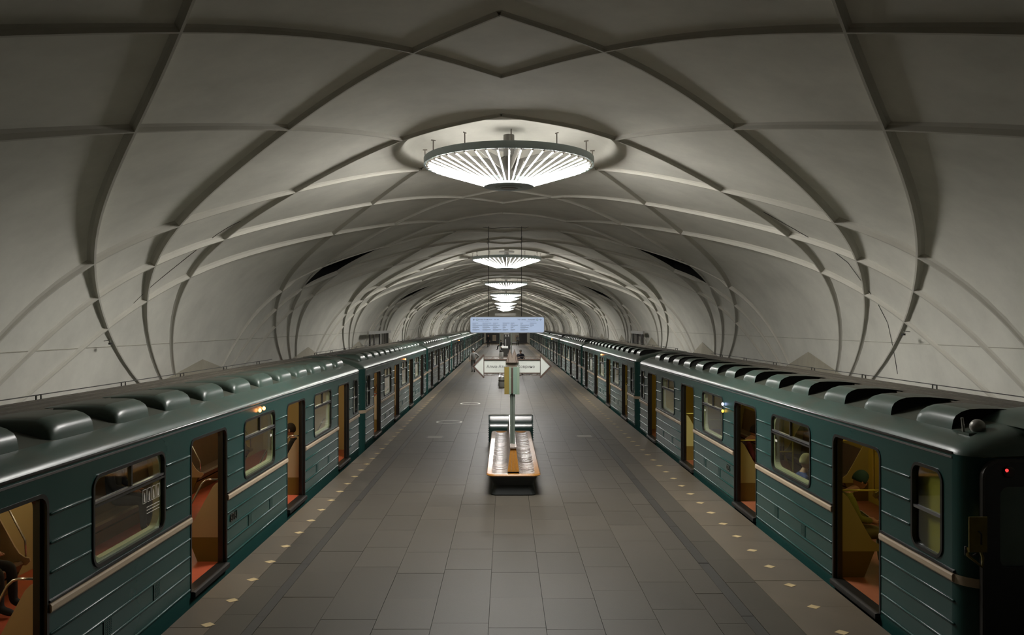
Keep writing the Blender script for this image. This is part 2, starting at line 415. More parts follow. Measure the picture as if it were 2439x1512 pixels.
# thin horizontal seam on both walls
for P, zz in ((PL, 3.05), (PR, 3.12)):
    q = P.s[9]
    while P.P(q)[1] > zz: q += .01
    x, z = P.P(q); nx, nz = P.N(q)
    MB().tube([(x+nx*.0, y, z) for y in (Y0+.1, 40, 80, 120, Y1-.1)], .009, 5).build('seam_strip', 'grey_plaster', ceiling)

# ------------------------------------------------------------------ platform slabs
cols = [-2.83+.66*k for k in range(9)]          # joints of the middle field
bands = [(XL, -3.37, 'edge_granite'), (-3.37, -2.96, 'granite'), (-2.96, -2.83, 'dark_strip')]
bands += [(cols[i], cols[i+1], 'granite') for i in range(8)]
bands += [(cols[8], 2.81, 'granite'), (2.81, 2.96, 'dark_strip'), (2.96, 3.37, 'granite'), (3.37, XR, 'edge_granite')]
far = {}
def slabbox(b, x0, x1, y0, y1, dz=0):
    g = .0028; b.box(x0+g, x1-g, y0+g, y1-g, -.03, dz)
rng = random.Random(3); meshes = {}
for bi, (x0, x1, mt) in enumerate(bands):
    L = {'granite': 1.02, 'edge_granite': .98, 'dark_strip': 2.1}[mt]
    y = 7.4 - rng.random()*L
    fb = MB()
    nb = MB(); yy = Y0+.2
    nb.box(x0+.003, x1-.003, Y0+.05, y, -.03, 0)
    nb.build('slab', mt, fl)
    while y < EW:
        y1 = min(y+L, EW+6)
        if y < 25 or mt == 'dark_strip' and y < 25:
            key = (round(x1-x0, 3), L)
            if key not in meshes: meshes[key] = MB().box(-(x1-x0)/2+.0028, (x1-x0)/2-.0028, .0028, L-.0028, -.03, 0).mesh('slab', mt)
            o = ob('slab', meshes[key], fl, (( x0+x1)/2, y, rng.uniform(-.0012, .0012)), (rng.uniform(-.0012, .0012), rng.uniform(-.0015, .0015), 0))
        else: slabbox(fb, x0, x1, y, y1)
        y += L
    fb.build('far_slabs', mt, fl, kind='stuff')
# yellow diamonds set in the platform edge
for side in (-1, 1):
    n = 0; dm = MB()
    dm.add([(-.085, 0, .002), (0, -.075, .002), (.085, 0, .002), (0, .075, .002), (-.085, 0, -.02), (0, -.075, -.02), (.085, 0, -.02), (0, .075, -.02)], [(0, 1, 2, 3), (0, 4, 5, 1), (1, 5, 6, 2), (2, 6, 7, 3), (3, 7, 4, 0)])
    me = dm.mesh('diamond_inlay', 'diamond')
    y = 8.98 if side > 0 else 9.21
    while y < 138:
        ob('diamond_inlay', me, fl, (3.79 if side > 0 else -3.43, y, .0015), (0, 0, rng.uniform(-.1, .1)))
        y += .815
# white rings and floor hatches
def px_floor(px, py): Y = 1900*CH/(py-772); return ((px-1203)/1900*Y, Y)
for (px, py, r) in ((1070, 1005, .47), (1120, 961, .44)):
    x, y = px_floor(px, py)
    MB().lathe([(r-.07, .0), (r-.07, .004), (r, .004), (r, .0)], 40, (0,0,0), close=True).build('floor_ring', 'white_print', loc=(x, y, .001),
        label='worn white ring sticker on the grey floor, ' + ('nearer the camera' if py > 1000 else 'farther along the platform'), category='floor marking')
hats = {(1036, 1041): 'small dark slotted floor hatch left of the nearest bench', (1392, 1039): 'floor hatch with several slots right of the nearest bench'}
for (px, py), lb in hats.items():
    x, y = px_floor(px, py); t = thing('floor_hatch', lb, 'hatch', (x, y, 0))
    MB().box(-.27, .27, -.30, .30, -.001, .003).build('frame', 'darksteel', t)
    for k in range(4): MB().box(-.22, .22, -.24+k*.13, -.16+k*.13, .003, .007).build('slat', 'greymetal', t)

# ------------------------------------------------------------------ chandeliers
def make_chandelier(loc, label):
    t = thing('chandelier', label, 'chandelier', loc, 0, 'round fluorescent chandeliers down the vault')
    Rr, Rb, zr, zb = 1.56, .45, 6.37, 6.0
    MB().lathe([(Rr-.03, zr), (Rr, zr), (Rr, zr+.125), (Rr-.03, zr+.125)], 96, close=True).build('rim', 'lampmetal', t, smooth=35)
    tm = CH_.get('tube')
    if not tm:
        CH_['tube'] = tm = MB().tube([(Rb, 0, zb+.035), (Rb+.03, 0, zb+.045), (Rr-.09, 0, zr-.01), (Rr-.07, 0, zr-.003)], [.007, .0122, .0122, .007], 8).mesh('tube', 'tube', smooth=True)
        tm.materials.append(M['tube_back'])
        for p in tm.polygons:
            if p.normal.z > -.4: p.material_index = 1
        so = MB(); so.tube([(Rr-.075, 0, zr-.006), (Rr-.01, 0, zr+.03)], .018, 6)
        CH_['socket'] = so.mesh('socket', 'socket')
    N = 48
    for k in range(N):
        a = 2*PI*(k+.5)/N-PI/2+PI/N
        ob('tube', tm, t, rot=(0, 0, a))
    for k in range(N): 
        if k % 2 == 0 or loc[1] < 20: ob('socket', CH_['socket'], t, rot=(0, 0, 2*PI*(k+.5)/N-PI/2+PI/N)) if loc[1] < 20 else None
    if 'base' not in CH_:
        CH_['base'] = MB().lathe([(.001, zb-.012), (.16, zb-.012), (.17, zb-.03), (.24, zb-.03), (.25, zb-.01), (.46, zb-.005), (.47, zb+.03), (.40, zb+.05), (.001, zb+.05)], 48).mesh('base_disc', 'lampmetal', smooth=35)
        CH_['spot'] = MB().lathe([(.001, zb-.03), (.13, zb-.028), (.145, zb-.012)], 32).mesh('spotlight', 'lampwhite', smooth=True)
        st = MB().tube([(0, 0, zb+.04), (0, 0, 6.95)], .10, 16).lathe([(.001, 6.72), (.35, 6.72), (.35, 6.78), (.001, 6.78)], 32)
        CH_['stem'] = st.mesh('stem', 'lampwhite', smooth=40)
        ar = MB().prism([(.09, 6.28), (.30, 6.26), (Rr-.04, zr+.05), (Rr-.04, zr+.09), (.30, 6.46), (.09, 6.56)], 'y', -.008, .008)
        CH_['arm'] = ar.mesh('arm', 'lampwhite')
        hg = MB().tube([(Rr-.02, 0, zr+.1), (Rr-.02, 0, zr+.30)], .011, 6).tube([(Rr-.06, 0, zr+.30), (Rr+.02, 0, zr+.30)], .011, 6)
        CH_['hanger'] = hg.mesh('hanger', 'socket')
        br = MB().tube([(Rb-.05, 0, zb+.05), (.78, 0, 6.33)], .012, 6)
        CH_['rod'] = br.mesh('rod', 'lampwhite')
    ob('base_disc', CH_['base'], t); ob('spotlight', CH_['spot'], t); ob('stem', CH_['stem'], t)
    for k in range(12):
        ob('arm', CH_['arm'], t, rot=(0, 0, 2*PI*k/12+.13)); ob('hanger', CH_['hanger'], t, rot=(0, 0, 2*PI*k/12+.02))
        if loc[1] < 40: ob('rod', CH_['rod'], t, rot=(0, 0, 2*PI*k/12+.35))
    return t
CH_ = {}
ordn = ['nearest', 'second', 'third', 'fourth', 'fifth', 'sixth', 'seventh', 'farthest']
for i, c in enumerate(CHAND):
    make_chandelier((CX, c, 0), f'{ordn[i]} chandelier of the row, a cone of white fluorescent tubes hung from a grey rim')

# ------------------------------------------------------------------ metro trains
LC, WC = 18.65, 2.70
DOORS = [2.42+4.64*k for k in range(4)]; DW = .66
WINS = [4.73+4.64*k for k in range(3)]; WW = .83
ENDW = [(.42, 1.00), (LC-1.02, LC-.44)]
ZD0, ZD1 = .06, 1.975; ZG = 2.19
ZW0, ZW1 = 1.10, 1.975
RC = .24                       # corner radius in plan
roofp = [(0, ZG), (.012, ZG+.035), (.05, ZG+.075), (.14, ZG+.125), (.26, ZG+.18), (.50, ZG+.25), (.80, ZG+.315), (1.07, ZG+.355), (1.35, ZG+.37)]
roofp = roofp + [(WC-x, z) for x, z in roofp[-2::-1]]
def roofz(x): 
    for (a, za), (b, zb) in zip(roofp, roofp[1:]):
        if a <= x <= b: return za+(zb-za)*(x-a)/(b-a)
    return ZG
MC = {}
def car(S, yw, xs, ky, label, group, detail, cab_near=False, cab_far=False, number=None, lamps=None, sticker=True):
    """S=+1: right-hand train, platform side facing -x; local x runs from the platform side into the car"""
    t = thing('metro_car', label, 'train car', (xs, yw, 0), 0, group)
    T = lambda x, y, z: (S*x, y*ky, z)
    side = 'R' if S > 0 else 'L'
    def part(name, key, fn, mats, parent=None, smooth=False, loc=None, **pr):
        k = (side, key)
        if k not in MC:
            b = fn(); MC[k] = b if isinstance(b, bpy.types.Mesh) else b.mesh(name, mats, smooth, T)
        return ob(name, MC[k], parent or t, loc, None, **pr)
    # --- sides
    holes = [rrect(d-DW, d+DW, ZD0, ZD1, .11, 4, rb=0) for d in DOORS] + [rrect(c-WW, c+WW, ZW0, ZW1, .12, 5) for c in WINS] + [rrect(a, b_, ZW0, ZW1, .11, 5) for a, b_ in ENDW]
    def f_side():
        b = MB(); vs, fs = plate([(RC, -.32), (LC-RC, -.32), (LC-RC, ZG), (RC, ZG)], holes, .03)
        return b.add([(.015+w_, u, v) for u, v, w_ in vs], fs)
    part('side_panel', 'side', f_side, 'teal')
    def f_oside():
        b = MB(); hs = [rrect(c-WW, c+WW, ZW0, ZW1, .12, 5) for c in WINS]
        vs, fs = plate([(RC, -.32), (LC-RC, -.32), (LC-RC, ZG), (RC, ZG)], hs, .03)
        return b.add([(WC-.015+w_, u, v) for u, v, w_ in vs], fs)
    part('side_panel', 'oside', f_oside, 'teal')
    def f_lining():
        b = MB(); hs = [rrect(d-DW-.02, d+DW+.02, .045, ZD1+.02, .11, 4, rb=0) for d in DOORS] + [rrect(c-WW+.05, c+WW-.05, ZW0+.04, ZW1-.03, .16, 5) for c in WINS]
        vs, fs = plate([(.12, .02), (LC-.12, .02), (LC-.12, ZG-.02), (.12, ZG-.02)], hs, .012)
        b.add([(.105+w_, u, v) for u, v, w_ in vs], fs)
        return b
    part('inner_lining', 'lin', f_lining, 'lining'+side)
    def f_olining():
        b = MB(); hs = [rrect(c-WW+.05, c+WW-.05, ZW0+.04, ZW1-.03, .16, 5) for c in WINS]
        vs, fs = plate([(.12, .06), (LC-.12, .06), (LC-.12, ZG-.02), (.12, ZG-.02)], hs, .012)
        b.add([(WC-.105+w_, u, v) for u, v, w_ in vs], fs)
        return b
    part('inner_lining', 'olin', f_olining, 'lining'+side)
    def f_skirt():
        b = MB(); b.box(.03, .09, RC, LC-RC, -1.0, -.04); b.box(WC-.09, WC-.03, RC, LC-RC, -1.0, -.3)
        return b.box(.3, WC-.3, .3, LC-.3, -1.2, -.2)
    part('skirt', 'skirt', f_skirt, 'skirt')
    # --- ends with rounded corners
    for near in (True, False):
        def f_end():
            b = MB(); pl = []
            for k in range(7):
                a = PI/2*k/6; pl.append((RC-RC*math.cos(a), RC-RC*math.sin(a)))
            pl = pl + [(WC-x, y) for x, y in pl[::-1]]
            if not near: pl = [(x, LC-y) for x, y in pl]
            n = len(pl); zz = (-.95, ZG)
            vs = [(x, y, z) for z in zz for x, y in pl]
            b.add(vs, [(i, i+1, n+i+1, n+i) for i in range(n-1)]); return b
        part('end_panel', 'end%d' % near, f_end, 'teal', smooth=40)
        def f_estrip():
            b = MB(); pl = []
            for k in range(7):
                a = PI/2*k/6; r = RC+.012; pl.append((RC-r*math.cos(a), RC-r*math.sin(a)))
            pl.append((.5, -.012))
            if not near: pl = [(x, LC-y) for x, y in pl]
            n = len(pl)
            vs = [(x, y, z) for z in (.93, 1.02) for x, y in pl]
            return b.add(vs, [(i, i+1, n+i+1, n+i) for i in range(n-1)])
        part('corner_strip', 'estrip%d' % near, f_estrip, 'beige_strip', smooth=True)
    # --- roof
    def f_roof():
        b = MB(); ysr = []; vs = []
        st = [0, .03, .07, .12, .18, .26, .36, .5]
        ysr = st + [LC*k/12 for k in range(1, 12)] + [LC-y for y in st[::-1]]
        for y in ysr:
            e = min(y, LC-y); r = .5
            ins = (r-math.sqrt(max(0, r*r-(r-min(e, r))**2)))
            rc = RC-math.sqrt(max(0, RC*RC-(RC-min(e, RC))**2))
            for i, (x, z) in enumerate(roofp):
                f = 1-(x/(WC/2)); xx = x+rc*f*1.0 if abs(f) <= 1 else x
                xx = WC/2-(WC/2-x)*(1-rc/(WC/2))
                vs.append((xx, y, ZG+(z-ZG)*(1-(ins/r)**1.6*.93)))
        m = len(roofp); b.add(vs, [(i*m+j, i*m+j+1, (i+1)*m+j+1, (i+1)*m+j) for i in range(len(ysr)-1) for j in range(m-1)])
        # dusty canvas along the middle of the roof
        b.m = [0 if not 6 < k//(m-1) < len(ysr)-7 else (1 if 6 <= (k % (m-1)) <= m-8 else (2 if (k % (m-1)) in (4, 5) else 0)) for k in range(len(b.f))]
        return b
    part('roof', 'roof', f_roof, ['roof', 'roofcover', 'roofdust'], smooth=True)
    def f_gut():
        b = MB(); b.tube([(.0, RC, ZG+.008), (.0, LC-RC, ZG+.008)], .014, 6); return b
    part('gutter', 'gut', f_gut, 'alu', smooth=True)
    part('gutter', 'gut2', lambda: MB().box(-.006, .002, RC, LC-RC, ZG-.045, ZG-.025), 'alu')
    for i, x in enumerate((.98, 1.2, 1.42, 1.64, 1.86)):
        part('roof_batten', 'bat%d' % i, lambda: MB().box(x-.014, x+.014, .6, LC-.6, roofz(x)-.01, roofz(x)+.014), 'roofcover')
    part('roof_cable', 'cable', lambda: MB().tube([(1.72, 1.3, roofz(1.72)+.075), (1.72, 9, roofz(1.72)+.07), (1.72, LC-2.5, roofz(1.72)+.075)], .007, 5), 'wire')
    for k in range(7):
        part('cable_bracket', 'cbr', lambda: MB().tube([(1.69, 0, roofz(1.69)-.01), (1.69, 0, roofz(1.69)+.07), (1.75, 0, roofz(1.75)+.07), (1.75, 0, roofz(1.75)-.01)], .011, 5), 'wire', loc=(0, (1.5+k*2.25)*ky, 0))
    # --- roof ventilators, open towards the camera on the right, away from it on the left
    def f_hump():
        b = MB(); Ls = .78; prof = [(.255, 0), (.262, .05), (.272, .10), (.30, .138), (.36, .16), (.44, .162), (.55, .14), (.75, .095), (.95, .045), (1.12, .0)]
        st = [(0, 1), (.1, 1), (.35, 1), (.50, .99), (.62, .97), (.70, .88), (.755, .68), (.785, .38), (.79, 0)]
        vs = []
        for u, k in st:
            y = u if S > 0 else -u
            for x, h in prof: vs.append((x+(1-k)*.05*(1 if x < .6 else 0), y, roofz(x)-.004+h*k))
        m = len(prof); b.add(vs, [(i*m+j, i*m+j+1, (i+1)*m+j+1, (i+1)*m+j) for i in range(len(st)-1) for j in range(m-1)])
        b.add([(x-.0, .06*S, roofz(x)-.006+h*.97) for x, h in prof]+[(x, .06*S, roofz(x)-.01) for x, h in prof], [(j, j+1, m+j+1, m+j) for j in range(m-1)], 1)
        for k in range((len(st)-4)*(m-1)):
            if k % (m-1) >= 5: b.m[k] = 2
        return b
    for k in range(13):
        y0 = .70+k*1.32
        part('roof_vent', 'hump', f_hump, ['roof', 'black', 'roofdust'], smooth=50, loc=(0, (y0 if S > 0 else LC-1.03-k*1.32)*ky, 0))
    # --- corrugation ribs and strips on the platform side
    def bar(y0, y1, z, r=.017):
        return MB().tube([(-.0, y0, z), (-.0, y0+.02, z), (-.0, y1-.02, z), (-.0, y1, z)], [r*.4, r, r, r*.4], 6)
    segs = []
    edges = [ENDW[0][1]] + [v for d, w_ in zip(DOORS, WINS+[None]) for v in ((d-DW, d+DW) + ((w_-WW, w_+WW) if w_ else ()))] + [ENDW[1][0]]
    for z in (1.80, 1.545, 1.285):
        for a, b_ in zip(edges[::2], edges[1::2]):
            segs.append((a+.045, b_-.045, z))
        if not cab_near: segs.append((RC+.0, ENDW[0][0]-.03, z))
        segs.append((ENDW[1][1]+.03, LC-RC+.05, z))
    le = [RC-.05] + [v for d in DOORS for v in (d-DW, d+DW)] + [LC-RC+.05]
    for z in (.745, .52, .31, .10):
        for a, b_ in zip(le[::2], le[1::2]): segs.append((a+.04 if a > .5 else a, b_-.04 if b_ < LC-.5 else b_, z))
    if detail:
        for a, b_, z in segs: bar(a, b_, z).build('corrugation_rib', 'teal', t, smooth=True, T=T)
    else:
        def f_ribs():
            b = MB()
            for a, b_, z in segs: q = bar(a, b_, z); b.add(q.v, q.f)
            return b
        part('corrugation_ribs', 'ribs', f_ribs, 'teal', smooth=True, kind='stuff')
    for i, (a, b_) in enumerate(zip(le[::2], le[1::2])):
        a2 = a+.03 if a > .5 else a; b2 = b_-.03 if b_ < LC-.5 else b_
        part('waist_strip', 'st%d' % i, lambda: MB().prism([(-.022, .94), (-.03, .955), (-.03, 1.0), (-.022, 1.015), (.005, 1.02), (.005, .935)], 'y', a2, b2), 'beige_strip')
        part('rub_strip', 'rs%d' % i, lambda: MB().prism([(-.018, 1.028), (-.018, 1.045), (-.004, 1.05), (.003, 1.055), (.003, 1.02)], 'y', a2, b2), 'rubber')
    # --- doors: dark jambs, leaf edges, sills
    for i, d in enumerate(DOORS):
        fr = part('door_frame', 'df%d' % i, lambda: (lambda b: [b.add([(.055+w_, u, v) for u, v, w_ in vs_], fs_) for vs_, fs_ in [plate(rrect(d-DW-.03, d+DW+.03, ZD0-.0, ZD1+.03, .12, 4, rb=0), [rrect(d-DW+.004, d+DW-.004, ZD0+.001, ZD1-.004, .11, 4, rb=0)], .125)]] and b)(MB()), 'rubber')
        for sgn, nm in ((-1, 'a'), (1, 'b')):
            yy = d+sgn*DW
            part('door_leaf', 'dl%d%s' % (i, nm), lambda: MB().box(.035, .07, min(yy, yy-sgn*.045), max(yy, yy-sgn*.045), ZD0+.01, ZD1-.03), 'rubber', fr)
        part('door_sill', 'ds%d' % i, lambda: MB().box(-.055, .16, d-DW, d+DW, -.005, .055).box(-.062, -.045, d-DW+.05, d-.1, .035, .06).box(-.062, -.045, d+.15, d+DW-.05, .035, .06), 'darksteel', fr) if False else part('door_sill', 'ds%d' % i, lambda: MB().prism([(-.055, -.01), (-.055, .05), (-.03, .058), (.16, .06), (.16, -.01)], 'y', d-DW, d+DW), 'darksteel', fr)
    # --- windows
    def f_wframe(a, b_, big):
        b = MB(); vs, fs = plate(rrect(a-.022, b_+.022, ZW0-.022, ZW1+.022, .14, 5), [rrect(a+.012, b_-.012, ZW0+.012, ZW1-.012, .10, 5)], .05)
        return b.add([(.012+w_, u, v) for u, v, w_ in vs], fs)
    wl = [(c-WW, c+WW, True) for c in WINS] + [(a, b_, False) for a, b_ in ENDW]
    for i, (a, b_, big) in enumerate(wl):
        wf = part('window', 'wf%d' % i, lambda: f_wframe(a, b_, big), 'rubber')
        part('pane', 'wp%d' % i, lambda: MB().box(.022, .026, a-.005, b_+.005, ZW0-.005, ZW1+.005), 'glass', wf)
        if big:
            part('crossbar', 'wc%d' % i, lambda: MB().box(-.006, .035, a+.01, b_-.01, 1.712, 1.735), 'alu', wf)
            part('crossbar', 'wd%d' % i, lambda: MB().box(-.012, .035, a+.01, b_-.01, 1.678, 1.700), 'darksteel', wf)
            part('mullion', 'wm%d' % i, lambda: MB().box(0, .035, (a+b_)/2-.014, (a+b_)/2+.014, 1.73, ZW1-.01), 'darksteel', wf)
            def f_rev():
                b = MB(); vs, fs = plate(rrect(a+.0, b_-.0, ZW0+.0, ZW1-.0, .14, 5), [rrect(a+.065, b_-.065, ZW0+.045, ZW1-.035, .15, 5)], .07)
                return b.add([(.064+w_, u, v) for u, v, w_ in vs], fs)
            part('reveal', 'wr%d' % i, f_rev, 'cream', wf)
        else:
            part('crossbar', 'wc%d' % i, lambda: MB().box(-.004, .035, a+.01, b_-.01, 1.50, 1.53), 'alu', wf)
    for i, (a, b_, big) in enumerate(wl[:3]):
        wf = part('window', 'owf%d' % i, lambda: (lambda b: [b.add([(WC-.012+w_, u, v) for u, v, w_ in vs_], fs_) for vs_, fs_ in [plate(rrect(a-.022, b_+.022, ZW0-.022, ZW1+.022, .14, 5), [rrect(a+.012, b_-.012, ZW0+.012, ZW1-.012, .10, 5)], .05)]] and b)(MB()), 'rubber')
        part('pane', 'owp%d' % i, lambda: MB().box(WC-.026, WC-.022, a-.005, b_+.005, ZW0-.005, ZW1+.005), 'glass', wf)
    # --- vent grilles
    if detail:
        gr_ = []
        for c in WINS: gr_ += [c-.55, c+.62]
        for y in gr_:
            def f_gr():
                sl = []
                for r_ in range(9):
                    for c_ in range(4): sl.append([(-.065+c_*.036, .348+r_*.0175), (-.065+c_*.036+.026, .348+r_*.0175), (-.065+c_*.036+.026, .348+r_*.0175+.009), (-.065+c_*.036, .348+r_*.0175+.009)])
                vs, fs = plate([(-.085, .33), (.085, .33), (.085, .505), (-.085, .505)], sl, .006)
                b = MB(); b.add([(-.006+w_, u, v) for u, v, w_ in vs], fs); return b
            g = part('vent_grille', 'gr', f_gr, 'teal', loc=(0, y*ky, 0))
            part('grille_back', 'grb', lambda: MB().box(-.003, .001, -.083, .083, .332, .503), 'black', g)
        # --- interior fittings
    part('car_floor', 'floor', lambda: MB().box(.1, WC-.1, .1, LC-.1, .0, .06), 'redfloor' if S < 0 else 'brownfloor')
    def f_ceil():
        b = MB(); p = [(.1, ZG-.03), (.25, ZG+.08), (.55, ZG+.15), (1.35, ZG+.19), (2.15, ZG+.15), (2.45, ZG+.08), (2.6, ZG-.03)]
        n = len(p); vs = [(x, y, z) for y in (.15, LC-.15) for x, z in p]
        b.add(vs, [(i, i+1, n+i+1, n+i) for i in range(n-1)]); return b
    part('car_ceiling', 'ceil', f_ceil, 'cream', smooth=True)
    part('bulkhead', 'bk0', lambda: MB().box(.1, WC-.1, 1.25, 1.29, .06, ZG+.1), 'lining'+side)
    part('bulkhead', 'bk1', lambda: MB().box(.1, WC-.1, LC-.3, LC-.26, .06, ZG+.1), 'lining'+side)
    for k in range(4):
        for x in (.62, WC-.62):
            part('car_lamp', 'lamp', lambda: MB().prism([(-.055, 0), (-.04, -.035), (.04, -.035), (.055, 0)], 'y', -.65, .65), 'carlamp'+side, loc=(S*x, (2.42+4.64*k+(0 if k % 2 else .2))*ky, ZG+.125))
    bays = [(DOORS[i]+DW+.03, DOORS[i+1]-DW-.03) for i in range(3)]
    if detail:
        for i, (a, b_) in enumerate(bays):
            for fl_, nm in ((lambda x: x, 'n'), (lambda x: WC-x, 'o')):
                X = lambda x: fl_(x)
                be = part('bench_seat', 'seat%d%s' % (i, nm), lambda: MB().prism([(X(.11), .30), (X(.55), .34), (X(.60), .44), (X(.57), .47), (X(.22), .43), (X(.14), 1.02), (X(.11), 1.02)], 'y', a+.03, b_-.03), 'seat')
                part('seat_base', 'base%d%s' % (i, nm), lambda: MB().prism([(X(.11), .06), (X(.42), .06), (X(.52), .30), (X(.11), .30)], 'y', a+.03, b_-.03), 'seatbase', be)
                for ee, y in (('a', a), ('b', b_)):
                    pa = part('partition', 'pt%d%s%s' % (i, nm, ee), lambda: MB().prism([(X(.112), .41), (X(.62), .41), (X(.67), .46), (X(.66), .50), (X(.60), .51), (X(.53), .56), (X(.47), .65), (X(.20), 1.14), (X(.15), 1.19), (X(.112), 1.20)], 'y', y-.012, y+.012), 'beigepanel'+side)
                    part('partition_foot', 'pf%d%s%s' % (i, nm, ee), lambda: MB().prism([(X(.112), .06), (X(.42), .06), (X(.56), .41), (X(.112), .41)], 'y', y-.01, y+.01), 'seatbase', pa)
                    if S < 0:
                        part('handrail', 'hr%d%s%s' % (i, nm, ee), lambda: MB().tube([(X(.11), y, 1.24), (X(.26), y, 1.24), (X(.31), y, 1.225), (X(.36), y, 1.18), (X(.56), y, .80), (X(.60), y, .72), (X(.61), y, .52)], .013, 8), 'chrome', pa, smooth=True)
                    else:
                        part('handrail', 'hr%d%s%s' % (i, nm, ee), lambda: MB().tube([(X(.11), y, 1.23), (X(.64), y, 1.23)], .013, 8), 'yellowrail', pa, smooth=True)
                        part('pole', 'pl%d%s%s' % (i, nm, ee), lambda: MB().tube([(X(.64), y, .46), (X(.64), y, 2.3)], .015, 8), 'yellowrail', pa, smooth=True)
    # overhead rail
    part('overhead_rail', 'ohr', lambda: MB().tube([(.62, 1.5, 1.85), (.62, LC-1, 1.85)], .013, 6), 'chrome' if S < 0 else 'yellowrail')
    # --- side lamps, numbers, stickers
    if lamps is not None:
        for yy, zz, mt in lamps:
            l = MB().sphere((0, 0, 0), .032, 12, 8, sx=.8).build('side_lamp', mt, t, smooth=True, loc=(S*-.03, yy*ky, zz))
    if number:
        y, z, txt, sz = number
        vs, fs = text_geo(txt, sz, .006, 'CENTER', .003)
        nb = MB(); nb.add([(-.008-w_, (-u if S > 0 else u)/1.0, v) for u, v, w_ in vs], fs)
        me = nb.mesh('car_number', 'number', T=lambda x, yy, zz: (S*x, yy, zz))
        ob('car_number', me, t, (0, y*ky, z), label='raised dark metal car number')
    return t

GL, GR = 'cars of the left train', 'cars of the right train'
XSL, XSR, KL = -4.0, 4.42, .966
for i, n_ in enumerate(['nearest', 'second', 'third', 'fourth', 'fifth', 'sixth', 'seventh', 'eighth']):
    YN = 22.0-LC*KL
    lamps = [(WINS[1]-.12, 2.075, 'orange_lamp'), (WINS[1]+.10, 2.085, 'orange_lamp')] if i == 0 else ([(WINS[1]+.1, 2.08, 'orange_lamp')] if i in (1, 3) else None)
    lb = {0: 'nearest car of the left train, teal with raised metal number 8761 beside its door'}.get(i, f'{n_} teal car from the camera in the train at the left platform edge')
    car(-1, YN+i*19.3*KL, XSL, KL, lb, GL, i < 2, number=(DOORS[1]+DW+.32, .595, '8761', .16) if i == 0 else None, lamps=lamps)
for i, n_ in enumerate(['nearest', 'second', 'third', 'fourth', 'fifth', 'sixth', 'seventh']):
    lamps = [(WINS[1]-.93, 1.86, 'blue_lamp'), (WINS[1]-.93, 1.72, 'yellow_lamp')] if i == 0 else ([(WINS[1], 2.08, 'orange_lamp')] if i in (1, 3) else None)
    lb = {0: 'nearest car of the right train, teal with a dark cab front'}.get(i, f'{n_} teal car from the camera in the train at the right platform edge')
    rc = car(1, 7.65+i*19.4, XSR, 1.0, lb, GR, i < 2, cab_near=(i == 0), number=(DOORS[1]+DW+.42, .575, '025', .16) if i == 0 else None, lamps=lamps)
    if i == 0: cab = rc
# the cab front of the nearest right-hand car
vs, fs = plate(rrect(.15, 2.55, .35, 2.16, .16, 6), [rrect(.30, 1.15, 1.15, 1.92, .08, 5), rrect(1.55, 2.40, 1.15, 1.92, .08, 5)], .05)
b = MB(); b.add([(u, -.02+w_, v) for u, v, w_ in vs], fs); ms = b.build('cab_mask', 'rubber', cab)
MB().box(.28, 1.17, -.012, -.006, 1.13, 1.94).build('windscreen', 'glass', ms)
MB().box(1.53, 2.42, -.012, -.006, 1.13, 1.94).build('windscreen', 'glass', ms)
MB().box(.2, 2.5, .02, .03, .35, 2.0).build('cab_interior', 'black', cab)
vs, fs = plate(rrect(.13, 2.57, .33, 2.18, .18, 6), [rrect(.155, 2.545, .355, 2.155, .16, 6)], .05)
MB().add([(u, -.024+w_, v) for u, v, w_ in vs], fs).build('mask_trim', 'darksteel', cab)
MB().sphere((.35, -.06, 2.08), .018, 12, 8).build('marker_lamp', 'red_lamp', cab, smooth=True)
MB().lathe([(.001, 0), (.055, 0), (.055, .02), (.045, .025), (.001, .01)], 20).build('lamp_bezel', 'darksteel', cab, loc=(.38, -.045, 2.06), rot=(PI/2, 0, 0), smooth=True)
yp = MB().box(-.085, .085, -.20, -.19, 1.34, 1.67).build('yellow_plate', 'yellowplate', cab, label='dull yellow rectangular plate on the cab corner')
MB().tube([(.0, -.205, 1.54), (.01, -.23, 1.52), (.01, -.23, 1.42)], .008, 6).build('plate_handle', 'darksteel', yp)
MB().tube([(-.06, -.12, 1.36), (-.08, -.17, 1.30), (-.02, -.19, 1.25), (.04, -.19, 1.20), (.06, -.17, 1.28), (.03, -.19, 1.34)], .012, 6).build('bracket_hose', 'yellowplate', cab, smooth=True)
MB().tube([(.12, .03, 1.26), (.02, -.08, 1.27), (-.08, -.14, 1.30), (-.09, -.15, 1.38)], .012, 6).build('bracket', 'darksteel', cab, smooth=True)
MB().tube([(.9, -.06, .98), (1.8, -.06, .98)], .012, 6).build('front_handrail', 'chrome', cab)
for x in (.62, 2.08): MB().lathe([(.001, 0), (.10, 0), (.10, .05), (.085, .06), (.001, .045)], 24).build('headlight', 'alu', cab, loc=(x, -.03, .55), rot=(PI/2, 0, 0), smooth=30)
MB().prism([(.60, .0), (.75, .11), (1.35, .16), (1.95, .11), (2.1, .0)], 'y', .05, .8).build('roof_hood', 'roof', cab, loc=(0, 0, ZG+.27), smooth=40)
MB().sphere((.36, .42, ZG+.245), .075, 16, 10).build('roof_horn', 'greymetal', cab, smooth=True)
MB().tube([(.24, .45, ZG+.17), (.22, .45, ZG+.33)], .014, 6).build('roof_pin', 'greymetal', cab)
MB().box(.22, .50, .33, .52, ZG+.14, ZG+.19).build('horn_base', 'roof', cab)

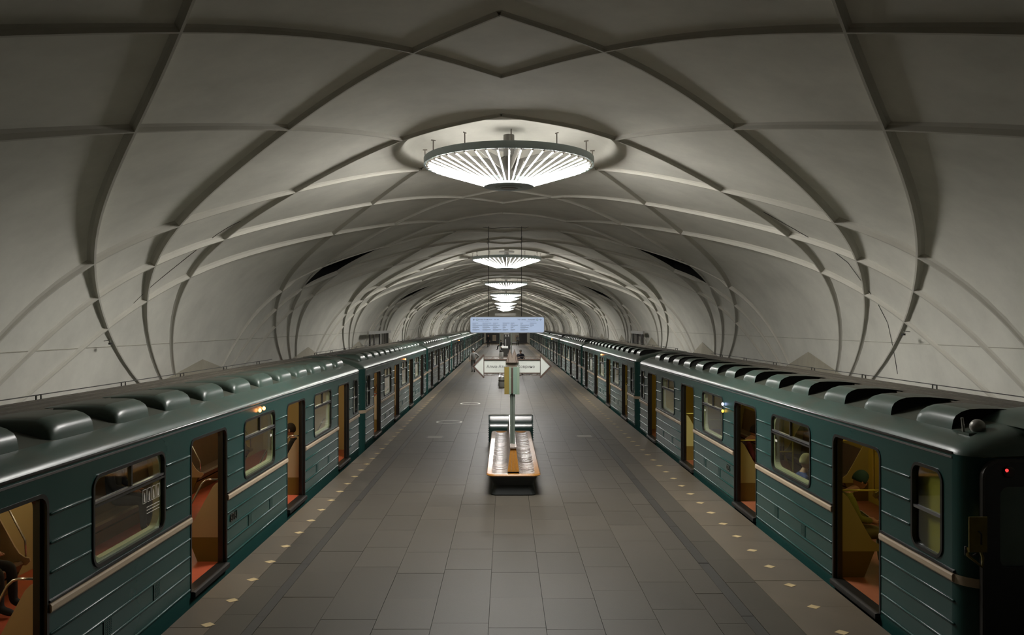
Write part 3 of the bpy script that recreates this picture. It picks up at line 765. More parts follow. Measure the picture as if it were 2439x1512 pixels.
# ------------------------------------------------------------------ bench with the direction sign
BX = .17
def make_bench(loc, label, y0, y1, nslat):
    t = thing('bench', label, 'bench', loc)
    L = y1-y0; W2 = .535
    b = MB(); n = 28
    def out(w2, ext, r): return rrect(-w2, w2, -ext, L+ext, r, 8)
    vs_b = []
    for z, w2, e, r in ((.0, .45, -.06, .12), (.02, .46, -.05, .12), (.20, .40, -.12, .12), (.38, .49, -.03, .14)): vs_b.append([(x, y, z) for x, y in out(w2, e, r)])  # black foot widened to take in the shade under the bench
    m = len(vs_b[0]); b.add([p for r_ in vs_b for p in r_], [(i*m+j, i*m+(j+1) % m, (i+1)*m+(j+1) % m, (i+1)*m+j) for i in range(3) for j in range(m)])
    b.build('base', 'benchbase', t, smooth=40)
    # rim: rounded wooden border
    vs, fs = plate(out(W2, .0, .17), [out(W2-.10, -.10, .10)], .05)
    b = MB(); b.add([(u, v, .415+w_) for u, v, w_ in vs], fs)
    rim = [(W2+.012, .0), (W2+.02, .018), (W2, .035)]
    b2 = MB(); o_ = [out(W2, 0, .17), out(W2+.018, .018, .185), out(W2, 0, .17)]
    zz = (.39, .415, .44); b2.add([(x, y, z) for z, l in zip(zz, o_) for x, y in l], [(i*m+j, i*m+(j+1) % m, (i+1)*m+(j+1) % m, (i+1)*m+j) for i in range(2) for j in range(m)])
    b.v += []; o2 = len(b.v); b.v += b2.v; b.f += [tuple(o2+i for i in f) for f in b2.f]; b.m += b2.m
    b.build('seat_rim', 'wood', t, smooth=50)
    # dished seat made of short cross slats, left and right of the ridge
    rg = random.Random(int(loc[1])); sl = {}
    nx = nslat; dy = (L-.24)/nx
    for side in (-1, 1):
        for k in range(nx):
            key = (side, rg.randint(0, 3))
            if key not in sl:
                g = MB(); xs = [.115, .16, .22, .30, .37, .42, .45]; zs = [.450, .424, .408, .404, .412, .430, .442]
                tw = rg.uniform(-.004, .004)
                vv = []
                for x, z in zip(xs, zs):
                    vv += [(side*x, -dy*.47, z+tw), (side*x, dy*.47, z-tw)]
                ns = len(xs); g.add(vv+[(p[0], p[1], p[2]-.02) for p in vv], [(2*i, 2*i+1, 2*i+3, 2*i+2) for i in range(ns-1)]+[(2*ns+2*i, 2*ns+2*i+1, 2*ns+2*i+3, 2*ns+2*i+2) for i in range(ns-1)]+[(2*i, 2*i+2, 2*ns+2*i+2, 2*ns+2*i) for i in range(ns-1)]+[(2*i+1, 2*i+3, 2*ns+2*i+3, 2*ns+2*i+1) for i in range(ns-1)])
                sl[key] = g.mesh('slat', 'slatwood', smooth=30)
            ob('slat', sl[key], t, (0, .12+(k+.5)*dy, 0), (rg.uniform(-.05, .05), rg.uniform(-.02, .02), 0))
    # central back ridge, closed by upright boards at its end
    yr0, yr1 = .38, L-.25
    b = MB(); b.add([(-.125, yr0, .42), (.125, yr0, .42), (.055, yr0+.10, .90), (-.055, yr0+.10, .90), (-.125, yr1, .42), (.125, yr1, .42), (.055, yr1-.1, .90), (-.055, yr1-.1, .90)],
                    [(0,1,2,3), (4,5,6,7), (1,5,6,2), (0,4,7,3), (3,2,6,7)])
    bk = b.build('back_ridge', 'slatwood', t)
    MB().box(-.065, .065, yr0+.06, yr1-.06, .895, .925).build('ridge_cap', 'slatwood', bk)
    for k in (-1, 0, 1):
        w0, w1 = .082, .040
        MB().add([(k*w0-w0/2+.003, yr0-.012, .425), (k*w0+w0/2-.003, yr0-.012, .425), (k*w1+w1/2-.002, yr0+.088, .895), (k*w1-w1/2+.002, yr0+.088, .895),
                  (k*w0-w0/2+.003, yr0+.012, .425), (k*w0+w0/2-.003, yr0+.012, .425), (k*w1+w1/2-.002, yr0+.108, .895), (k*w1-w1/2+.002, yr0+.108, .895)],
                 [(0,1,2,3), (4,5,6,7), (0,1,5,4), (1,2,6,5), (2,3,7,6), (3,0,4,7)]).build('end_board', 'wood', bk)
    return t
make_bench((BX, 16.1, 0), 'long varnished wooden bench with a central back ridge, nearest to the camera', 0, 6.6, 60)
make_bench((BX, 45.2, 0), 'wooden bench farther along the platform, partly hidden behind the arrow sign', 0, 4.4, 26)

# dark green toothed metal screen behind the bench
t = thing('curved_screen', 'dark green glossy metal roll with toothed side edges behind the bench', 'screen', (.17, 23.5, 0))
prof = [(.0, .80), (-.03, .74), (-.05, .66), (-.10, .58), (-.16, .46), (-.17, .30), (-.12, .12), (-.05, .0)]
b = MB(); n = len(prof)
b.add([(x, y, z) for x in (-.62, .62) for y, z in prof]+[(x, y+.03, z) for x in (-.62, .62) for y, z in prof],
      [(i, i+1, n+i+1, n+i) for i in range(n-1)]+[(2*n+i, 2*n+i+1, 3*n+i+1, 3*n+i) for i in range(n-1)]+[(0, n, 3*n, 2*n)]+[(i, i+1, 2*n+i+1, 2*n+i) for i in range(n-1)]+[(n+i, n+i+1, 3*n+i+1, 3*n+i) for i in range(n-1)])
b.build('sheet', 'darkgreen', t, smooth=50)
MB().tube([(-.63, 0, .80), (.63, 0, .80)], .014, 8).build('top_rod', 'greymetal', t, smooth=True)
for sx in (-1, 1):
    b = MB(); pts = []
    for k in range(36):
        u = k/35*(n-1); i = min(int(u), n-2); f = u-i
        y = prof[i][0]*(1-f)+prof[i+1][0]*f; z = prof[i][1]*(1-f)+prof[i+1][1]*f
        pts.append((sx*(.665 if k % 2 else .64), y, z))
    m_ = len(pts); b.add(pts+[(sx*.60, y, z) for _, y, z in pts]+[(x, y+.02, z) for x, y, z in pts], [(i, i+1, m_+i+1, m_+i) for i in range(m_-1)]+[(i, i+1, 2*m_+i+1, 2*m_+i) for i in range(m_-1)])
    b.build('toothed_edge', 'darkgreen', t)

def arrow_sign(loc, label, main=True):
    t = thing('direction_sign', label, 'sign', loc)
    p = MB(); p.box(-.045, -.012, -.03, .03, .93, 2.02); p.box(.018, .06, -.05, .01, .93, 2.02); p.box(-.045, .06, .0, .02, .93, 2.02)
    p.build('post', 'pole', t)
    # lower box of three upright panels
    bx = MB().box(-.02, .02, -.05, .05, 2.0, 2.54).build('sign_box', 'bronze_dark', t)
    MB().box(-.165, -.065, -.07, .06, 1.985, 2.56).build('side_panel', 'ochre_glass', bx, label='ochre panel')
    MB().box(-.065, -.022, -.085, .05, 1.985, 2.56).build('front_panel', 'greenglass', bx)
    MB().box(.022, .105, -.085, .05, 1.985, 2.56).build('front_panel', 'flareglass', bx, label='green panel with a lens flare tint')
    MB().box(.105, .155, -.07, .06, 1.985, 2.56).build('side_panel', 'greenglass', bx)
    # arrow boards to both sides
    zc = 2.575; h = .135
    for sg, l1, l2, l3 in ((-1, 'На юг /', 'Алма-Атинская', 'Alma-Atinskaya'), (1, 'На север /', 'Ховрино', 'Khovrino')):
        x0, x1, tip = sg*.06, sg*.60, sg*.835
        ab = MB().prism([(x0, zc-h), (x1, zc-h), (x1, zc+h), (x0, zc+h)], 'y', -.012, .012).build('arrow_board', 'signwhite', t)
        MB().prism([(x1+sg*.01, zc-.20), (tip-sg*.03, zc), (x1+sg*.01, zc+.20)], 'y', -.014, .014).build('arrow_head', 'signwhite', ab)
        fr = MB()
        for (a, c_) in (((x1, zc-.245), (tip, zc)), ((tip, zc), (x1, zc+.245))):
            dx, dz = c_[0]-a[0], c_[1]-a[1]; l = math.hypot(dx, dz); nx_, nz_ = -dz/l*.013, dx/l*.013
            fr.prism([(a[0]+nx_, a[1]+nz_), (c_[0]+nx_, c_[1]+nz_), (c_[0]-nx_, c_[1]-nz_), (a[0]-nx_, a[1]-nz_)], 'y', -.03, .02)
        fr.box(min(x0, x1), max(x0, x1), -.028, .02, zc+h, zc+h+.02); fr.box(min(x0, x1), max(x0, x1), -.028, .02, zc-h-.02, zc-h)
        fr.box(x1-.006, x1+.006, -.02, .02, zc-.245, zc+.245)
        for zr in (zc+h+.062, zc-h-.067): fr.box(min(x0, x1), max(x0, x1), -.012, .004, zr, zr+.008)
        fr.build('arrow_frame', 'bronze_dark', ab, kind='stuff')
        # little M shapes cut out between the rails
        mm = MB(); ml = []
        for k in range(4):
            cx = sg*(.14+.135*k)
            for zb_ in (zc+h+.022, zc-h-.062):
                q = [(-.035, 0), (-.012, .042), (0, .012), (.012, .042), (.035, 0)]
                for (a, c_) in zip(q, q[1:]):
                    w_ = .0035; mm.prism([(cx+a[0]-w_, zb_+a[1]), (cx+a[0]+w_, zb_+a[1]), (cx+c_[0]+w_, zb_+c_[1]), (cx+c_[0]-w_, zb_+c_[1])], 'y', -.010, .0)
        mm.build('fretwork', 'bronze', ab, kind='stuff')
        st = MB(); st.tube([(sg*.05, 0, 2.36), (sg*.26, 0, 2.405), (sg*.40, 0, 2.405)], .008, 5); st.build('strut', 'bronze_dark', ab)
        if main:
            for body, sz, zz, mt, xx in ((l1, .042, zc+.062, 'text_grey', -.375 if sg < 0 else .10), (l2, .088, zc-.035, 'text_dark', -.545 if sg < 0 else .115), (l3, .042, zc-.092, 'text_grey', -.37 if sg < 0 else .115)):
                vs, fs = text_geo(body, sz)
                wv = max(v[0] for v in vs)
                MB().add([(xx+u, -.0145-w_, zz+v) for u, v, w_ in vs], fs).build('lettering', mt, ab, fix=False)
    # layered M emblem on top
    for k, (sc_, yy, mt) in enumerate(((1.0, -.05, 'bronze_dark'), (.86, -.062, 'bronze'), (.66, -.074, 'bronze_dark'), (.52, -.086, 'bronze'))):
        w0 = .125*sc_+.0; zt = 2.93-.05*(1-sc_)*3; zb_ = 2.56; tk = .055
        zt = 2.945-.10*(1-sc_); zb_ = 2.655; outl = [(-w0-tk*.3, zb_), (-.05, zt), (.0, zt-.15), (.05, zt), (w0+tk*.3, zb_), (w0-.05, zb_), (.052, zt-.185), (0, zb_-.01), (-.052, zt-.185), (-w0+.05, zb_)]
        MB().prism(outl, 'y', yy, yy+.02).build('emblem_layer', mt, t)
    MB().box(-.10, .10, -.04, .03, 2.54, 2.66).build('emblem_base', 'bronze', t)
    return t
arrow_sign((BX-.02, 17.0, 0), 'post with double arrow sign and bronze M emblem rising from the bench')

# hanging illuminated line board
SY = 26.2
t = thing('hanging_sign', 'wide pale blue illuminated line board hung from two rods under the vault', 'sign', (.07, SY, 0))
vs, fs = plate(rrect(-1.23, 1.23, 3.175, 3.725, .07, 6), [], .11)
bd = MB().add([(u, w_, v) for u, v, w_ in vs], fs).build('frame', 'greymetal', t)
vs, fs = plate(rrect(-1.205, 1.205, 3.20, 3.70, .05, 6), [], .02)
fc = MB().add([(u, -.05+w_, v) for u, v, w_ in vs], fs).build('face', 'signface', t)
for x in (-.62, .47):
    r_ = MB().tube([(x, 0, 3.72), (x, 0, 6.68)], .011, 6).build('rod', 'wire', t)
    MB().tube([(x+.05*math.cos(a*1.3)*(1 if a % 2 else .4), .0, 6.35-a*.03) for a in range(9)], .006, 4).build('cable_loop', 'wire', r_)
MB().tube([(-.8, .02, 6.66), (-.5, .02, 6.62), (.2, 0, 6.66), (.6, 0, 6.63), (.7, 0, 6.67)], .008, 5).build('ceiling_cable', 'wire', t)
def letters(par, items, y):
    for body, x, z, sz, mt, al in items:
        vs, fs = text_geo(body, sz, 0, al)
        MB().add([(x+u, y, z+v) for u, v, w_ in vs], fs).build('lettering', mt, par, fix=False)
letters(fc, [('Алма-Атинская · На юг', -.95, 3.605, .062, 'text_blue', 'LEFT'), ('Alma-Atinskaya · Southbound', -.95, 3.565, .030, 'text_blue', 'LEFT'),
             ('На север · Ховрино', .93, 3.605, .062, 'text_blue', 'RIGHT'), ('Northbound · Khovrino', .93, 3.565, .030, 'text_blue', 'RIGHT')], -.0615)
def rows(x, lst, z0=3.50, dz=.072):
    k = 0
    for wd in lst:
        MB().box(x, x+wd, -.0625, -.0605, z0-k*dz, z0-k*dz+.011).build('text_line', 'text_blue', fc)
        MB().box(x, x+wd*.6, -.0625, -.0605, z0-k*dz-.032, z0-k*dz-.026).build('text_line', 'text_blue', fc); k += 1
rows(-1.14, (.19, .32, .21, .23)); rows(-.81, (.29, .34, .24, .27)); rows(-.47, (.17, .22, .18, .28)); rows(-.15, (.23, .14, .10, .18)); rows(.11, (.13, .24, .09, .15)); rows(.43, (.09, .29, .27, .24)); rows(.74, (.22, .14))
for sg in (-1, 1):
    ax = sg*1.08
    a = MB().box(ax-.03 if sg < 0 else ax-.04, ax+.04 if sg < 0 else ax+.03, -.063, -.060, 3.614, 3.624)
    for s2 in (-1, 1): a.prism([(ax+sg*.045, 3.619), (ax+sg*.01, 3.619+s2*.034), (ax+sg*.0, 3.619+s2*.034), (ax+sg*.032, 3.619)], 'y', -.063, -.060)
    a.build('arrow', 'text_dark', fc, kind='stuff')
    MB().lathe([(.026, 0), (.034, 0), (.034, .002), (.026, .002)], 24, close=True).build('line_ring', 'ringgreen', fc, loc=(sg*.985, -.060, 3.619), rot=(PI/2, 0, 0))
    vs, fs = text_geo('2', .045, 0, 'CENTER'); MB().add([(sg*.985+u, -.0625, 3.604+v) for u, v, w_ in vs], fs).build('lettering', 'ringgreen', fc, fix=False)
# small sign rods farther down the vault
t = thing('hanging_sign', 'small far line board hung under the vault above the end of the platform', 'sign', (.05, 122, 0))
MB().box(-1.6, 1.6, -.05, .05, 4.75, 5.15).build('board', 'greymetal', t)
for x in (-1.0, 1.0): MB().tube([(x, 0, 5.1), (x, 0, 6.66)], .02, 5).build('rod', 'wire', t)

# information column with call buttons and neighbours, far down the platform axis
t = thing('information_column', 'tall dark information column with two call speakers, far along the platform', 'kiosk', (.25, 100, 0))
MB().box(-.42, .42, -.2, .2, 0, 2.45).build('body', 'kiosk', t)
MB().box(-.40, .30, -.215, -.195, 2.20, 2.45).build('top_panel', 'greymetal', t)
MB().box(-.22, -.14, -.22, -.2, .25, 1.6).build('light_strip', 'kiosk_lit', t)
for x in (-.16, .18):
    MB().lathe([(.001, 0), (.07, 0), (.07, .03), (.001, .03)], 16).build('speaker', 'kiosk_lit', t, loc=(x, -.2, 2.08), rot=(PI/2, 0, 0))
    MB().box(x-.09, x+.09, -.22, -.2, 1.90, 1.96).build('label_plate', 'kiosk_lit', t)
t = thing('display_case', 'low dark case with white top behind the left end of the M emblem', 'cabinet', (-.02, 84, 0))
MB().box(-.3, .3, -.25, .25, 0, .95).build('body', 'kiosk', t); MB().box(-.33, .33, -.28, .28, .95, 1.15).build('top', 'kiosk_lit', t)
t = thing('white_bin', 'white bin standing on a dark base left of the column', 'bin', (-.38, 78, 0))
MB().lathe([(.001, 0), (.20, 0), (.22, .7), (.18, .75), (.001, .75)], 20).build('body', 'kiosk_lit', t, smooth=40); MB().lathe([(.001, .75), (.2, .75), (.12, .92), (.001, .92)], 20).build('lid', 'kiosk', t)
for x, lb in ((-.62, 'slim grey post left of the dark column'), (.75, 'slim grey post right of the dark column')):
    p_ = MB().tube([(0, 0, 0), (0, 0, 3.0)], .05, 8).build('signpost', 'pole', loc=(x, 95, 0)); p_['label'] = lb; p_['category'] = 'post'
t = thing('litter_bin', 'small metal bin with open top at the end of the second bench', 'bin', (-.17, 44.3, 0))
MB().lathe([(.001, 0), (.17, 0), (.19, .05), (.19, .5), (.17, .55), (.15, .5), (.001, .48)], 24).build('body', 'greymetal', t, smooth=35)
MB().lathe([(.19, .30), (.20, .31), (.20, .36), (.19, .37)], 24, close=True).build('band', 'kiosk', t)
for x, lb in ((-2.0, 'pale yellow box against the end wall, left of its passage'), (2.2, 'pale yellow box against the end wall beside the right passage')):
    t = thing('fire_cabinet', lb, 'box', (x, EW-.4, 0)); MB().box(-.33, .33, -.15, .15, .35, 1.45).build('body', 'cream', t); MB().box(-.30, .30, -.17, -.15, .38, 1.42).build('door', 'beige_strip', t)

# station name frames on the track walls
for sg, ya, yb, xx, lb in ((-1, 41.0, 49.0, 7.05, 'station name frame with posts and hanging cables on the left track wall'), (1, 42.0, 46.0, 7.3, 'narrow cable frame on the right track wall')):
    t = thing('name_frame', lb, 'frame', (sg*xx, (ya+yb)/2, 0)); hl = (yb-ya)/2
    MB().box(-.05, .05, -hl, hl, 2.94, 3.10).build('beam', 'greymetal', t)
    for k, yy in enumerate((-hl*.85, -hl*.05, hl*.75)): MB().box(-.04, .04, yy-.05, yy+.05, .2, 2.94).build('post', 'darksteel', t)
    MB().tube([(.02, -hl*.55, 2.9), (.02, -hl*.55, .3)], .04, 6).build('pipe', 'darksteel', t)
    for k in range(9):
        yy = -.0+hl*(.08+k*.075); MB().tube([(.06, yy, 2.94), (.05, yy+.03, 2.2), (.06, yy, 1.2), (.05, yy, .3)], .03, 5).build('hanging_cable', ('greymetal', 'darksteel')[k % 2], t)
# brackets on the walls
for sg, px, py, lb in ((-1, 250, 812, 'small camera bracket on the left vault wall'), (1, 2165, 790, 'small camera bracket on the right vault wall')):
    X = sg*7.35; Y = 1900*7.35/abs(px-1203); Z = CH-(py-772)/1900*Y
    t = thing('camera_bracket', lb, 'camera', (X, Y, Z))
    MB().tube([(sg*.02, 0, 0), (-sg*.10, 0, .012), (-sg*.12, -.03, -.03)], .007, 6).build('arm', 'greymetal', t)
    MB().box(-sg*.12-.018, -sg*.12+.018, -.08, .01, -.065, -.03).build('body', 'kiosk', t)

# hairline cracks in the plaster
def on_vault(px, py):
    P = PL if px < 1203 else PR; dx = abs(px-1203); k = (772-py)/dx; best = None
    for i in range(40, 960):
        q = i*.01; x, z = P.P(q); e_ = abs((z-CH)/abs(x)-k)
        if best is None or e_ < best[0]: best = (e_, q, x, z)
    q = best[1]; nx, nz = P.N(q); return (best[2]+nx*.004, 1900*abs(best[2])/dx, best[3]+nz*.004)
for pts in ([(580,523),(545,540),(520,555),(480,585),(430,625),(380,665),(345,695),(318,722)], [(1740,470),(1820,505),(1900,550),(1960,585),(1990,602),(2020,625),(2060,680),(2090,720),(2115,770),(2130,840),(2138,890)]):
    MB().tube([on_vault(*p) for p in pts], .006, 4).build('crack', 'wire', ceiling)

# ------------------------------------------------------------------ people
def ell(b, c, r, mi, n=12, m=8): b.sphere(c, 1, n, m, mi, r[0], r[1], r[2])
def skin_mesh(bones, rad, sub=1):
    """bones: dict name->(pos), links; returns (verts, faces)"""
    names = list(bones['p']); idx = {n_: i for i, n_ in enumerate(names)}
    me = bpy.data.meshes.new('tmp'); me.from_pydata([bones['p'][n_] for n_ in names], [(idx[a], idx[c_]) for a, c_ in bones['e']], [])
    o_ = bpy.data.objects.new('tmp', me); COL.objects.link(o_)
    md = o_.modifiers.new('skin', 'SKIN'); md.use_smooth_shade = True; md.branch_smoothing = .4
    for n_ in names:
        r = rad[n_]; v = me.skin_vertices[0].data[idx[n_]]; v.radius = r if isinstance(r, tuple) else (r, r)
        v.use_root = (n_ == names[0])
    if sub: sb = o_.modifiers.new('sub', 'SUBSURF'); sb.levels = sub; sb.render_levels = sub
    m2 = from_eval(o_); vs = [tuple(v.co) for v in m2.vertices]; fs = [tuple(p.vertices) for p in m2.polygons]
    bpy.data.objects.remove(o_); bpy.data.meshes.remove(m2); bpy.data.meshes.remove(me)
    return vs, fs
POSE = {
 'stand': dict(pel=(0,0,.96), bel=(0,0,1.10), che=(0,-.01,1.30), nek=(0,0,1.47), hed=(0,.01,1.55), sh=(.17,-.01,1.41), el=(.225,-.03,1.14), wr=(.235,.06,.89), hp=(.09,0,.92), kn=(.10,.01,.50), an=(.10,-.04,.09), to=(.12,.14,.04)),
 'walk': dict(pel=(0,0,.95), bel=(0,0,1.09), che=(0,.02,1.29), nek=(0,.04,1.46), hed=(0,.06,1.54), sh=(.17,.02,1.40), el=(.23,-.06,1.14), wr=(.22,.08,.93), hp=(.09,0,.91), kn=(.10,.12,.50), an=(.09,.05,.10), to=(.10,.23,.06)),
 'sit': dict(pel=(0,0,.56), bel=(0,-.03,.70), che=(0,-.04,.90), nek=(0,.0,1.08), hed=(0,.04,1.16), sh=(.17,-.02,1.01), el=(.23,.05,.76), wr=(.09,.28,.70), hp=(.09,.03,.54), kn=(.12,.45,.53), an=(.13,.47,.10), to=(.14,.64,.05)),
}
def person(label, loc, rz, pose='stand', jacket='c_grey', trousers='c_black', shoe='c_black', hair='h_dark', hat=None, sc_=1., bulk=1., group=None, bag=None, hood=False, headdown=.0, elbow=None, longcoat=False, hands_in=False):
    P0 = POSE[pose]; p = {}; e = []; rad = {}
    for k in ('pel', 'bel', 'che', 'nek'): p[k] = P0[k]
    e += [('pel', 'bel'), ('bel', 'che'), ('che', 'nek')]
    p['hed'] = (P0['hed'][0], P0['hed'][1]+headdown*.3, P0['hed'][2]); e.append(('nek', 'hed'))
    rad.update(pel=(.165*bulk, .13*bulk), bel=(.16*bulk, .125*bulk), che=(.18*bulk, .13*bulk), nek=.065, hed=.055)
    mats = [jacket, trousers, shoe, 'skin']
    for sg, sd in ((-1, 'l'), (1, 'r')):
        q = {k: (sg*P0[k][0], P0[k][1], P0[k][2]) for k in ('sh', 'el', 'wr', 'hp', 'kn', 'an', 'to')}
        if pose == 'walk' and sg < 0: q['kn'] = (-.10, -.02, .50); q['an'] = (-.09, -.28, .20); q['to'] = (-.10, -.14, .07); q['wr'] = (-.24, -.14, .93); q['el'] = (-.24, -.10, 1.14)
        if elbow and elbow == sd: q['el'] = (sg*.40, -.06, 1.18); q['wr'] = (sg*.22, .04, 1.02)
        for k, v in q.items(): p[k+sd] = v
        e += [('che', 'sh'+sd), ('sh'+sd, 'el'+sd), ('el'+sd, 'wr'+sd), ('pel', 'hp'+sd), ('hp'+sd, 'kn'+sd), ('kn'+sd, 'an'+sd), ('an'+sd, 'to'+sd)]
        jb = .075*bulk
        rad.update({'sh'+sd: jb, 'el'+sd: jb*.78, 'wr'+sd: .042, 'hp'+sd: .10, 'kn'+sd: .068, 'an'+sd: .05, 'to'+sd: .042})
    vs, fs = skin_mesh({'p': p, 'e': e}, rad, 2 if loc[1] < 30 else 1)
    b = MB(); b.add(vs, fs)
    b.m = []
    legs = [(p['hp'+s_], p['kn'+s_]) for s_ in 'lr']+[(p['kn'+s_], p['an'+s_]) for s_ in 'lr']
    def dseg(c, a, d):
        a = Vector(a); d = Vector(d); c = Vector(c); t_ = max(0, min(1, (c-a).dot(d-a)/max(1e-9, (d-a).length_squared))); return (c-a-(d-a)*t_).length
    hem = P0['pel'][2]-.06 if pose != 'sit' else .0
    for f in fs:
        c = sum((Vector(vs[i]) for i in f), Vector())/len(f)
        arm = min(dseg(c, p['sh'+s_], p['el'+s_]) for s_ in 'lr'); arm = min(arm, min(dseg(c, p['el'+s_], p['wr'+s_]) for s_ in 'lr'))
        leg = min(dseg(c, a, d) for a, d in legs); foot = min(dseg(c, p['an'+s_], p['to'+s_]) for s_ in 'lr')
        tor = min(dseg(c, p['pel'], p['bel']), dseg(c, p['bel'], p['che']))
        if c.z > P0['nek'][2]+.005 and abs(c.x) < .11: mi = 3
        elif foot < .075 and c.z < .14: mi = 2
        elif leg < tor-.02 and leg < arm and (pose == 'sit' or c.z < (P0['pel'][2]-.05 if not longcoat else .45)): mi = 1
        else: mi = 0
        b.m.append(mi)
    # head with face
    hx, hy, hz = p['hed'][0], p['hed'][1]+.015, p['hed'][2]+.085
    o0 = len(b.v); b.sphere((0, 0, 0), 1, 18, 14, 3)
    for i in range(o0, len(b.v)):
        x, y, z = b.v[i]
        w_ = .077*(1-.22*max(0, -z)**1.5); d_ = .097; X = x*w_; Yv = y*d_; Z = z*.118
        if y > .3:                                 # face plane, nose, brows, mouth
            Yv = min(Yv, .088+.004*z); nb_ = math.exp(-((x/.16)**2))
            if -.32 < z < .12: Yv += .022*nb_*(1-abs(z+.2)/.4) if abs(z+.2) < .4 else 0
            if -.02 < z < .22: Yv -= .008*math.exp(-((abs(x)-.38)/.2)**2)
            if -.62 < z < -.45: Yv += .004*nb_
        if z < -.55 and y > 0: Yv += .008
        b.v[i] = (hx+X, hy+Yv*math.cos(headdown)+Z*math.sin(headdown), hz+Z*math.cos(headdown)-Yv*math.sin(headdown))
    def hp_(x, y, z): return (hx+x, hy+y*math.cos(headdown)+z*math.sin(headdown), hz+z*math.cos(headdown)-y*math.sin(headdown))
    for sg in (-1, 1): ell(b, hp_(sg*.079, .0, -.012), (.012, .02, .032), 3, 8, 6)
    # hands: palm, four fingers, thumb
    for sg, sd in ((-1, 'l'), (1, 'r')):
        wr = Vector(p['wr'+sd]); el_ = Vector(p['el'+sd]); d = (wr-el_).normalized(); sdv = Vector((0, 1, 0)) if abs(d.y) < .7 else Vector((1, 0, 0))
        u = (sdv-d*sdv.dot(d)).normalized(); n_ = d.cross(u)
        b.tube([wr-d*.02, wr+d*.03, wr+d*.075, wr+d*.095], [.026, .034, .036, .028], 8, 3)
        for k, ln in enumerate((.060, .072, .067, .052)):
            o_ = wr+d*.085+u*(-.027+.018*k); b.tube([o_, o_+d*ln*.5+n_*.004*sg, o_+d*ln*.85+n_*.022*sg], [.0095, .009, .007], 6, 3)
        o_ = wr+d*.03-u*.03; b.tube([o_, o_+d*.03-u*.024, o_+d*.06-u*.028], [.012, .011, .008], 6, 3)
    t = thing('person', label, 'person', loc, rz, group)
    S3 = lambda x, y, z: (x*sc_, y*sc_, z*sc_)
    b.build('body', mats, t, smooth=True, T=S3)
    ey = MB()
    for sg in (-1, 1): ell(ey, hp_(sg*.030, .083, .008), (.011, .006, .006), 0, 8, 6)
    ey.build('eyes', 'c_black', t, T=S3, smooth=True, kind='stuff')
    ml = MB(); ell(ml, hp_(0, .090, -.062), (.022, .006, .005), 0, 8, 6); ml.build('mouth', 'c_darkred', t, T=S3, smooth=True)
    hb = MB(); o1 = 0; hb.sphere((0, 0, 0), 1, 18, 12)
    vv = []
    for x, y, z in hb.v:
        if hat or hood: k = 1.16; y2 = y*.112 if y < .2 else min(y*.112, .075+.03*max(0, z)); z2 = max(z, -.25 if not hood else -.8)*.135; xx = x*.092
        else: y2 = y*.108 if y < .25 or z > .55 else .062; z2 = max(z, -.45)*.128; xx = x*.085
        vv.append(hp_(xx, y2-.008, z2+.012))
    hb.v = vv; hb.build('hood' if hood else ('hat' if hat else 'hair'), jacket if hood else (hat or hair), t, smooth=True, T=S3)
    if longcoat or bulk > 1.2:
        cb = MB(); prof_ = [(.12, P0['nek'][2]-.02), (.21*bulk, P0['che'][2]+.02), (.22*bulk, P0['bel'][2]), (.24*bulk, P0['pel'][2]), (.22*bulk, P0['pel'][2]-.22), (.20*bulk, P0['pel'][2]-.23)]
        cb.lathe(prof_, 20); cb.v = [(x, y*.75, z) for x, y, z in cb.v]; cb.build('coat', jacket, t, smooth=True, T=S3)
    if bag:
        bb = MB(); ell(bb, (0, -.20, P0['che'][2]-.06), (.15, .09, .21), 0, 14, 10); bb.build('backpack', bag, t, smooth=True, T=S3)
        for sx in (-.1, .1): MB().tube([(sx, -.14, P0['che'][2]+.1), (sx, .02, P0['nek'][2]-.01), (sx, .13, P0['che'][2]-.02)], .012, 5).build('strap', bag, t, T=S3)
    return t
person('person in a grey hooded jacket walking away beside the left train, elbow out', (-2.28, 57, 0), .12, 'walk', 'c_grey', 'c_greygreen', hood=True, elbow='r')
person('person in a bulky navy coat and pale cap seen from behind beside the M emblem', (1.06, 54.5, 0), 0, 'stand', 'c_navy', 'c_black', hat='h_grey', bulk=1.35, longcoat=True, bag='c_navy')
person('distant person in dark clothes standing before the left part of the end wall', (-2.55, 122, 0), PI*.9, 'stand', 'c_black', 'c_black', hair='h_dark', sc_=1.05)
person('distant person in a pale hooded jacket walking near the right part of the end wall', (2.0, 127, 0), PI, 'walk', 'c_grey', 'c_black', hood=True)
person('distant seated person in black whose crossed legs stick out left of the column', (-.55, 108, 0), PI/2+.3, 'sit', 'c_black', 'c_black')
t = thing('far_seat', 'low dark seat under the distant seated person left of the column', 'bench', (-.35, 108, 0)); MB().box(-.3, .3, -.5, .5, .30, .40).build('seat', 'wood', t)
for sx in (-.4, .4): MB().box(-.25, .25, sx-.05, sx+.05, 0, .30).build('leg', 'benchbase', t)
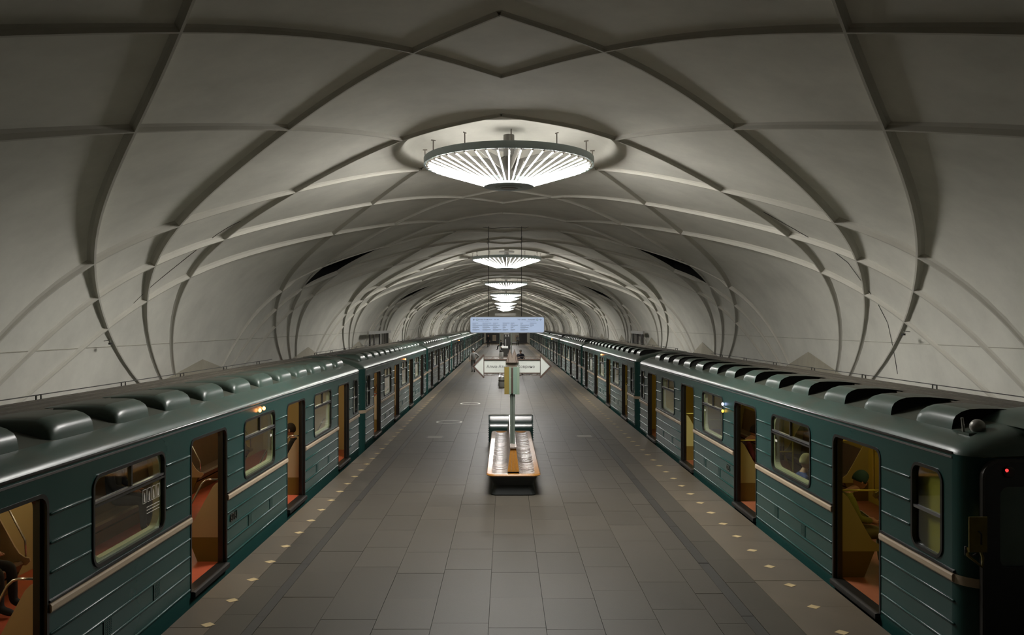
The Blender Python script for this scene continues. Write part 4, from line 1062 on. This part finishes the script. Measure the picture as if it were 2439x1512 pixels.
# passengers
def seat_pos(S, lx, ly):
    if S > 0: return (XSR+lx, 7.65+ly, .06)
    return (XSL-lx, 22.0-LC*KL+ly*KL, .06)
G = None
person('passenger in yellow-green coat and teal hat seated inside the nearest right-hand door', seat_pos(1, .36, 3.45), -PI/2-.15, 'sit', 'c_olive', 'c_khaki', hat='c_teal', headdown=.35, bulk=1.15)
ph = MB().box(-.035, .035, -.004, .004, 0, .13).build('phone', 'kiosk_lit', loc=(XSR+.36-.36+.62, 7.65+3.42, .80), rot=(-.9, .2, PI/2)); ph['label'] = 'pale phone held by the passenger in the yellow-green coat'; ph['category'] = 'phone'
person('child in cream knitted hat and blue jacket behind the first wide right-hand window', seat_pos(1, .33, 5.05), -PI/2, 'sit', 'c_blue', 'c_black', hat='c_cream', sc_=.98)
person('dark-haired passenger in a dark red jacket seated inside the second right-hand door', seat_pos(1, .36, 8.05), -PI/2-.1, 'sit', 'c_darkred', 'c_black', hair='h_dark', headdown=.3, sc_=1.05)
person('passenger in a green sleeve and black trousers with clasped hands inside the nearest left-hand door', seat_pos(-1, 2.34, 5.6), -PI/2, 'sit', 'c_green', 'c_black', hair='h_dark')
person('blond passenger in a dark navy coat behind the nearest left-hand window', seat_pos(-1, 2.34, 9.3), -PI/2+.1, 'sit', 'c_navy', 'c_navy', hair='h_blond', headdown=.3, sc_=1.05)
person('passenger in black seated just inside the third door of the left train', seat_pos(-1, .36, 12.85), PI/2, 'sit', 'c_black', 'c_jeans', hair='h_dark', sc_=1.0)

# window stickers of the nearest cars
def sticker_L():
    par = [o_ for o_ in bpy.data.objects if o_.get('label', '').startswith('nearest car of the left')][0]
    x = -.0205; y0 = WINS[0]*KL+.30; b = MB()
    for k in range(4):
        ya = y0+k*.115; w_ = .095
        for (a, c_, d, e_) in ((ya, ya+w_, 1.62, 1.626), (ya, ya+w_, 1.47, 1.476), (ya, ya+.006, 1.47, 1.626), (ya+w_-.006, ya+w_, 1.47, 1.626)): b.box(x-.001, x, a, c_, d, e_)
        b.add([(x, ya+.03, 1.485), (x, ya+.065, 1.485), (x, ya+.055, 1.56), (x, ya+.045, 1.595), (x, ya+.035, 1.56)], [(0, 1, 2, 3, 4)])
    for k in range(3): b.box(x-.001, x, y0+.1, y0+.43, 1.41-k*.035, 1.418-k*.035)
    b.build('window_sticker', 'white_print', par, kind='stuff', label='white pictogram sticker')
sticker_L()
def marker(par, S, yc, zc_):
    pts = [(math.cos(a)*.062, .06+math.sin(a)*.062) for a in [math.radians(v) for v in range(-20, 201, 20)]]+[(-.012, -.17), (0, -.20), (.012, -.17)]
    inn = [(u*.86, v*.86+.004) for u, v in pts]
    vs, fs = plate([(u, v) for u, v in pts], [inn], .001); b = MB(); b.add([(S*.0205, yc+u, zc_+v) for u, v, w_ in vs], fs)
    b.add([(S*.0205, yc-.05, zc_+.045), (S*.0205, yc+.05, zc_+.045), (S*.0205, yc+.05, zc_+.085), (S*.0205, yc-.05, zc_+.085)], [(0, 1, 2, 3)])
    b.build('window_sticker', 'white_print', par, fix=False, label='white map pin sticker', kind='stuff')
marker(cab, 1, WINS[0]+WW-.14, 1.50)
marker([o_ for o_ in bpy.data.objects if o_.get('label', '').startswith('nearest car of the left')][0], -1, (WINS[1]+WW-.14)*KL, 1.50)
marker(cab, 1, WINS[1]+WW-.14, 1.50)
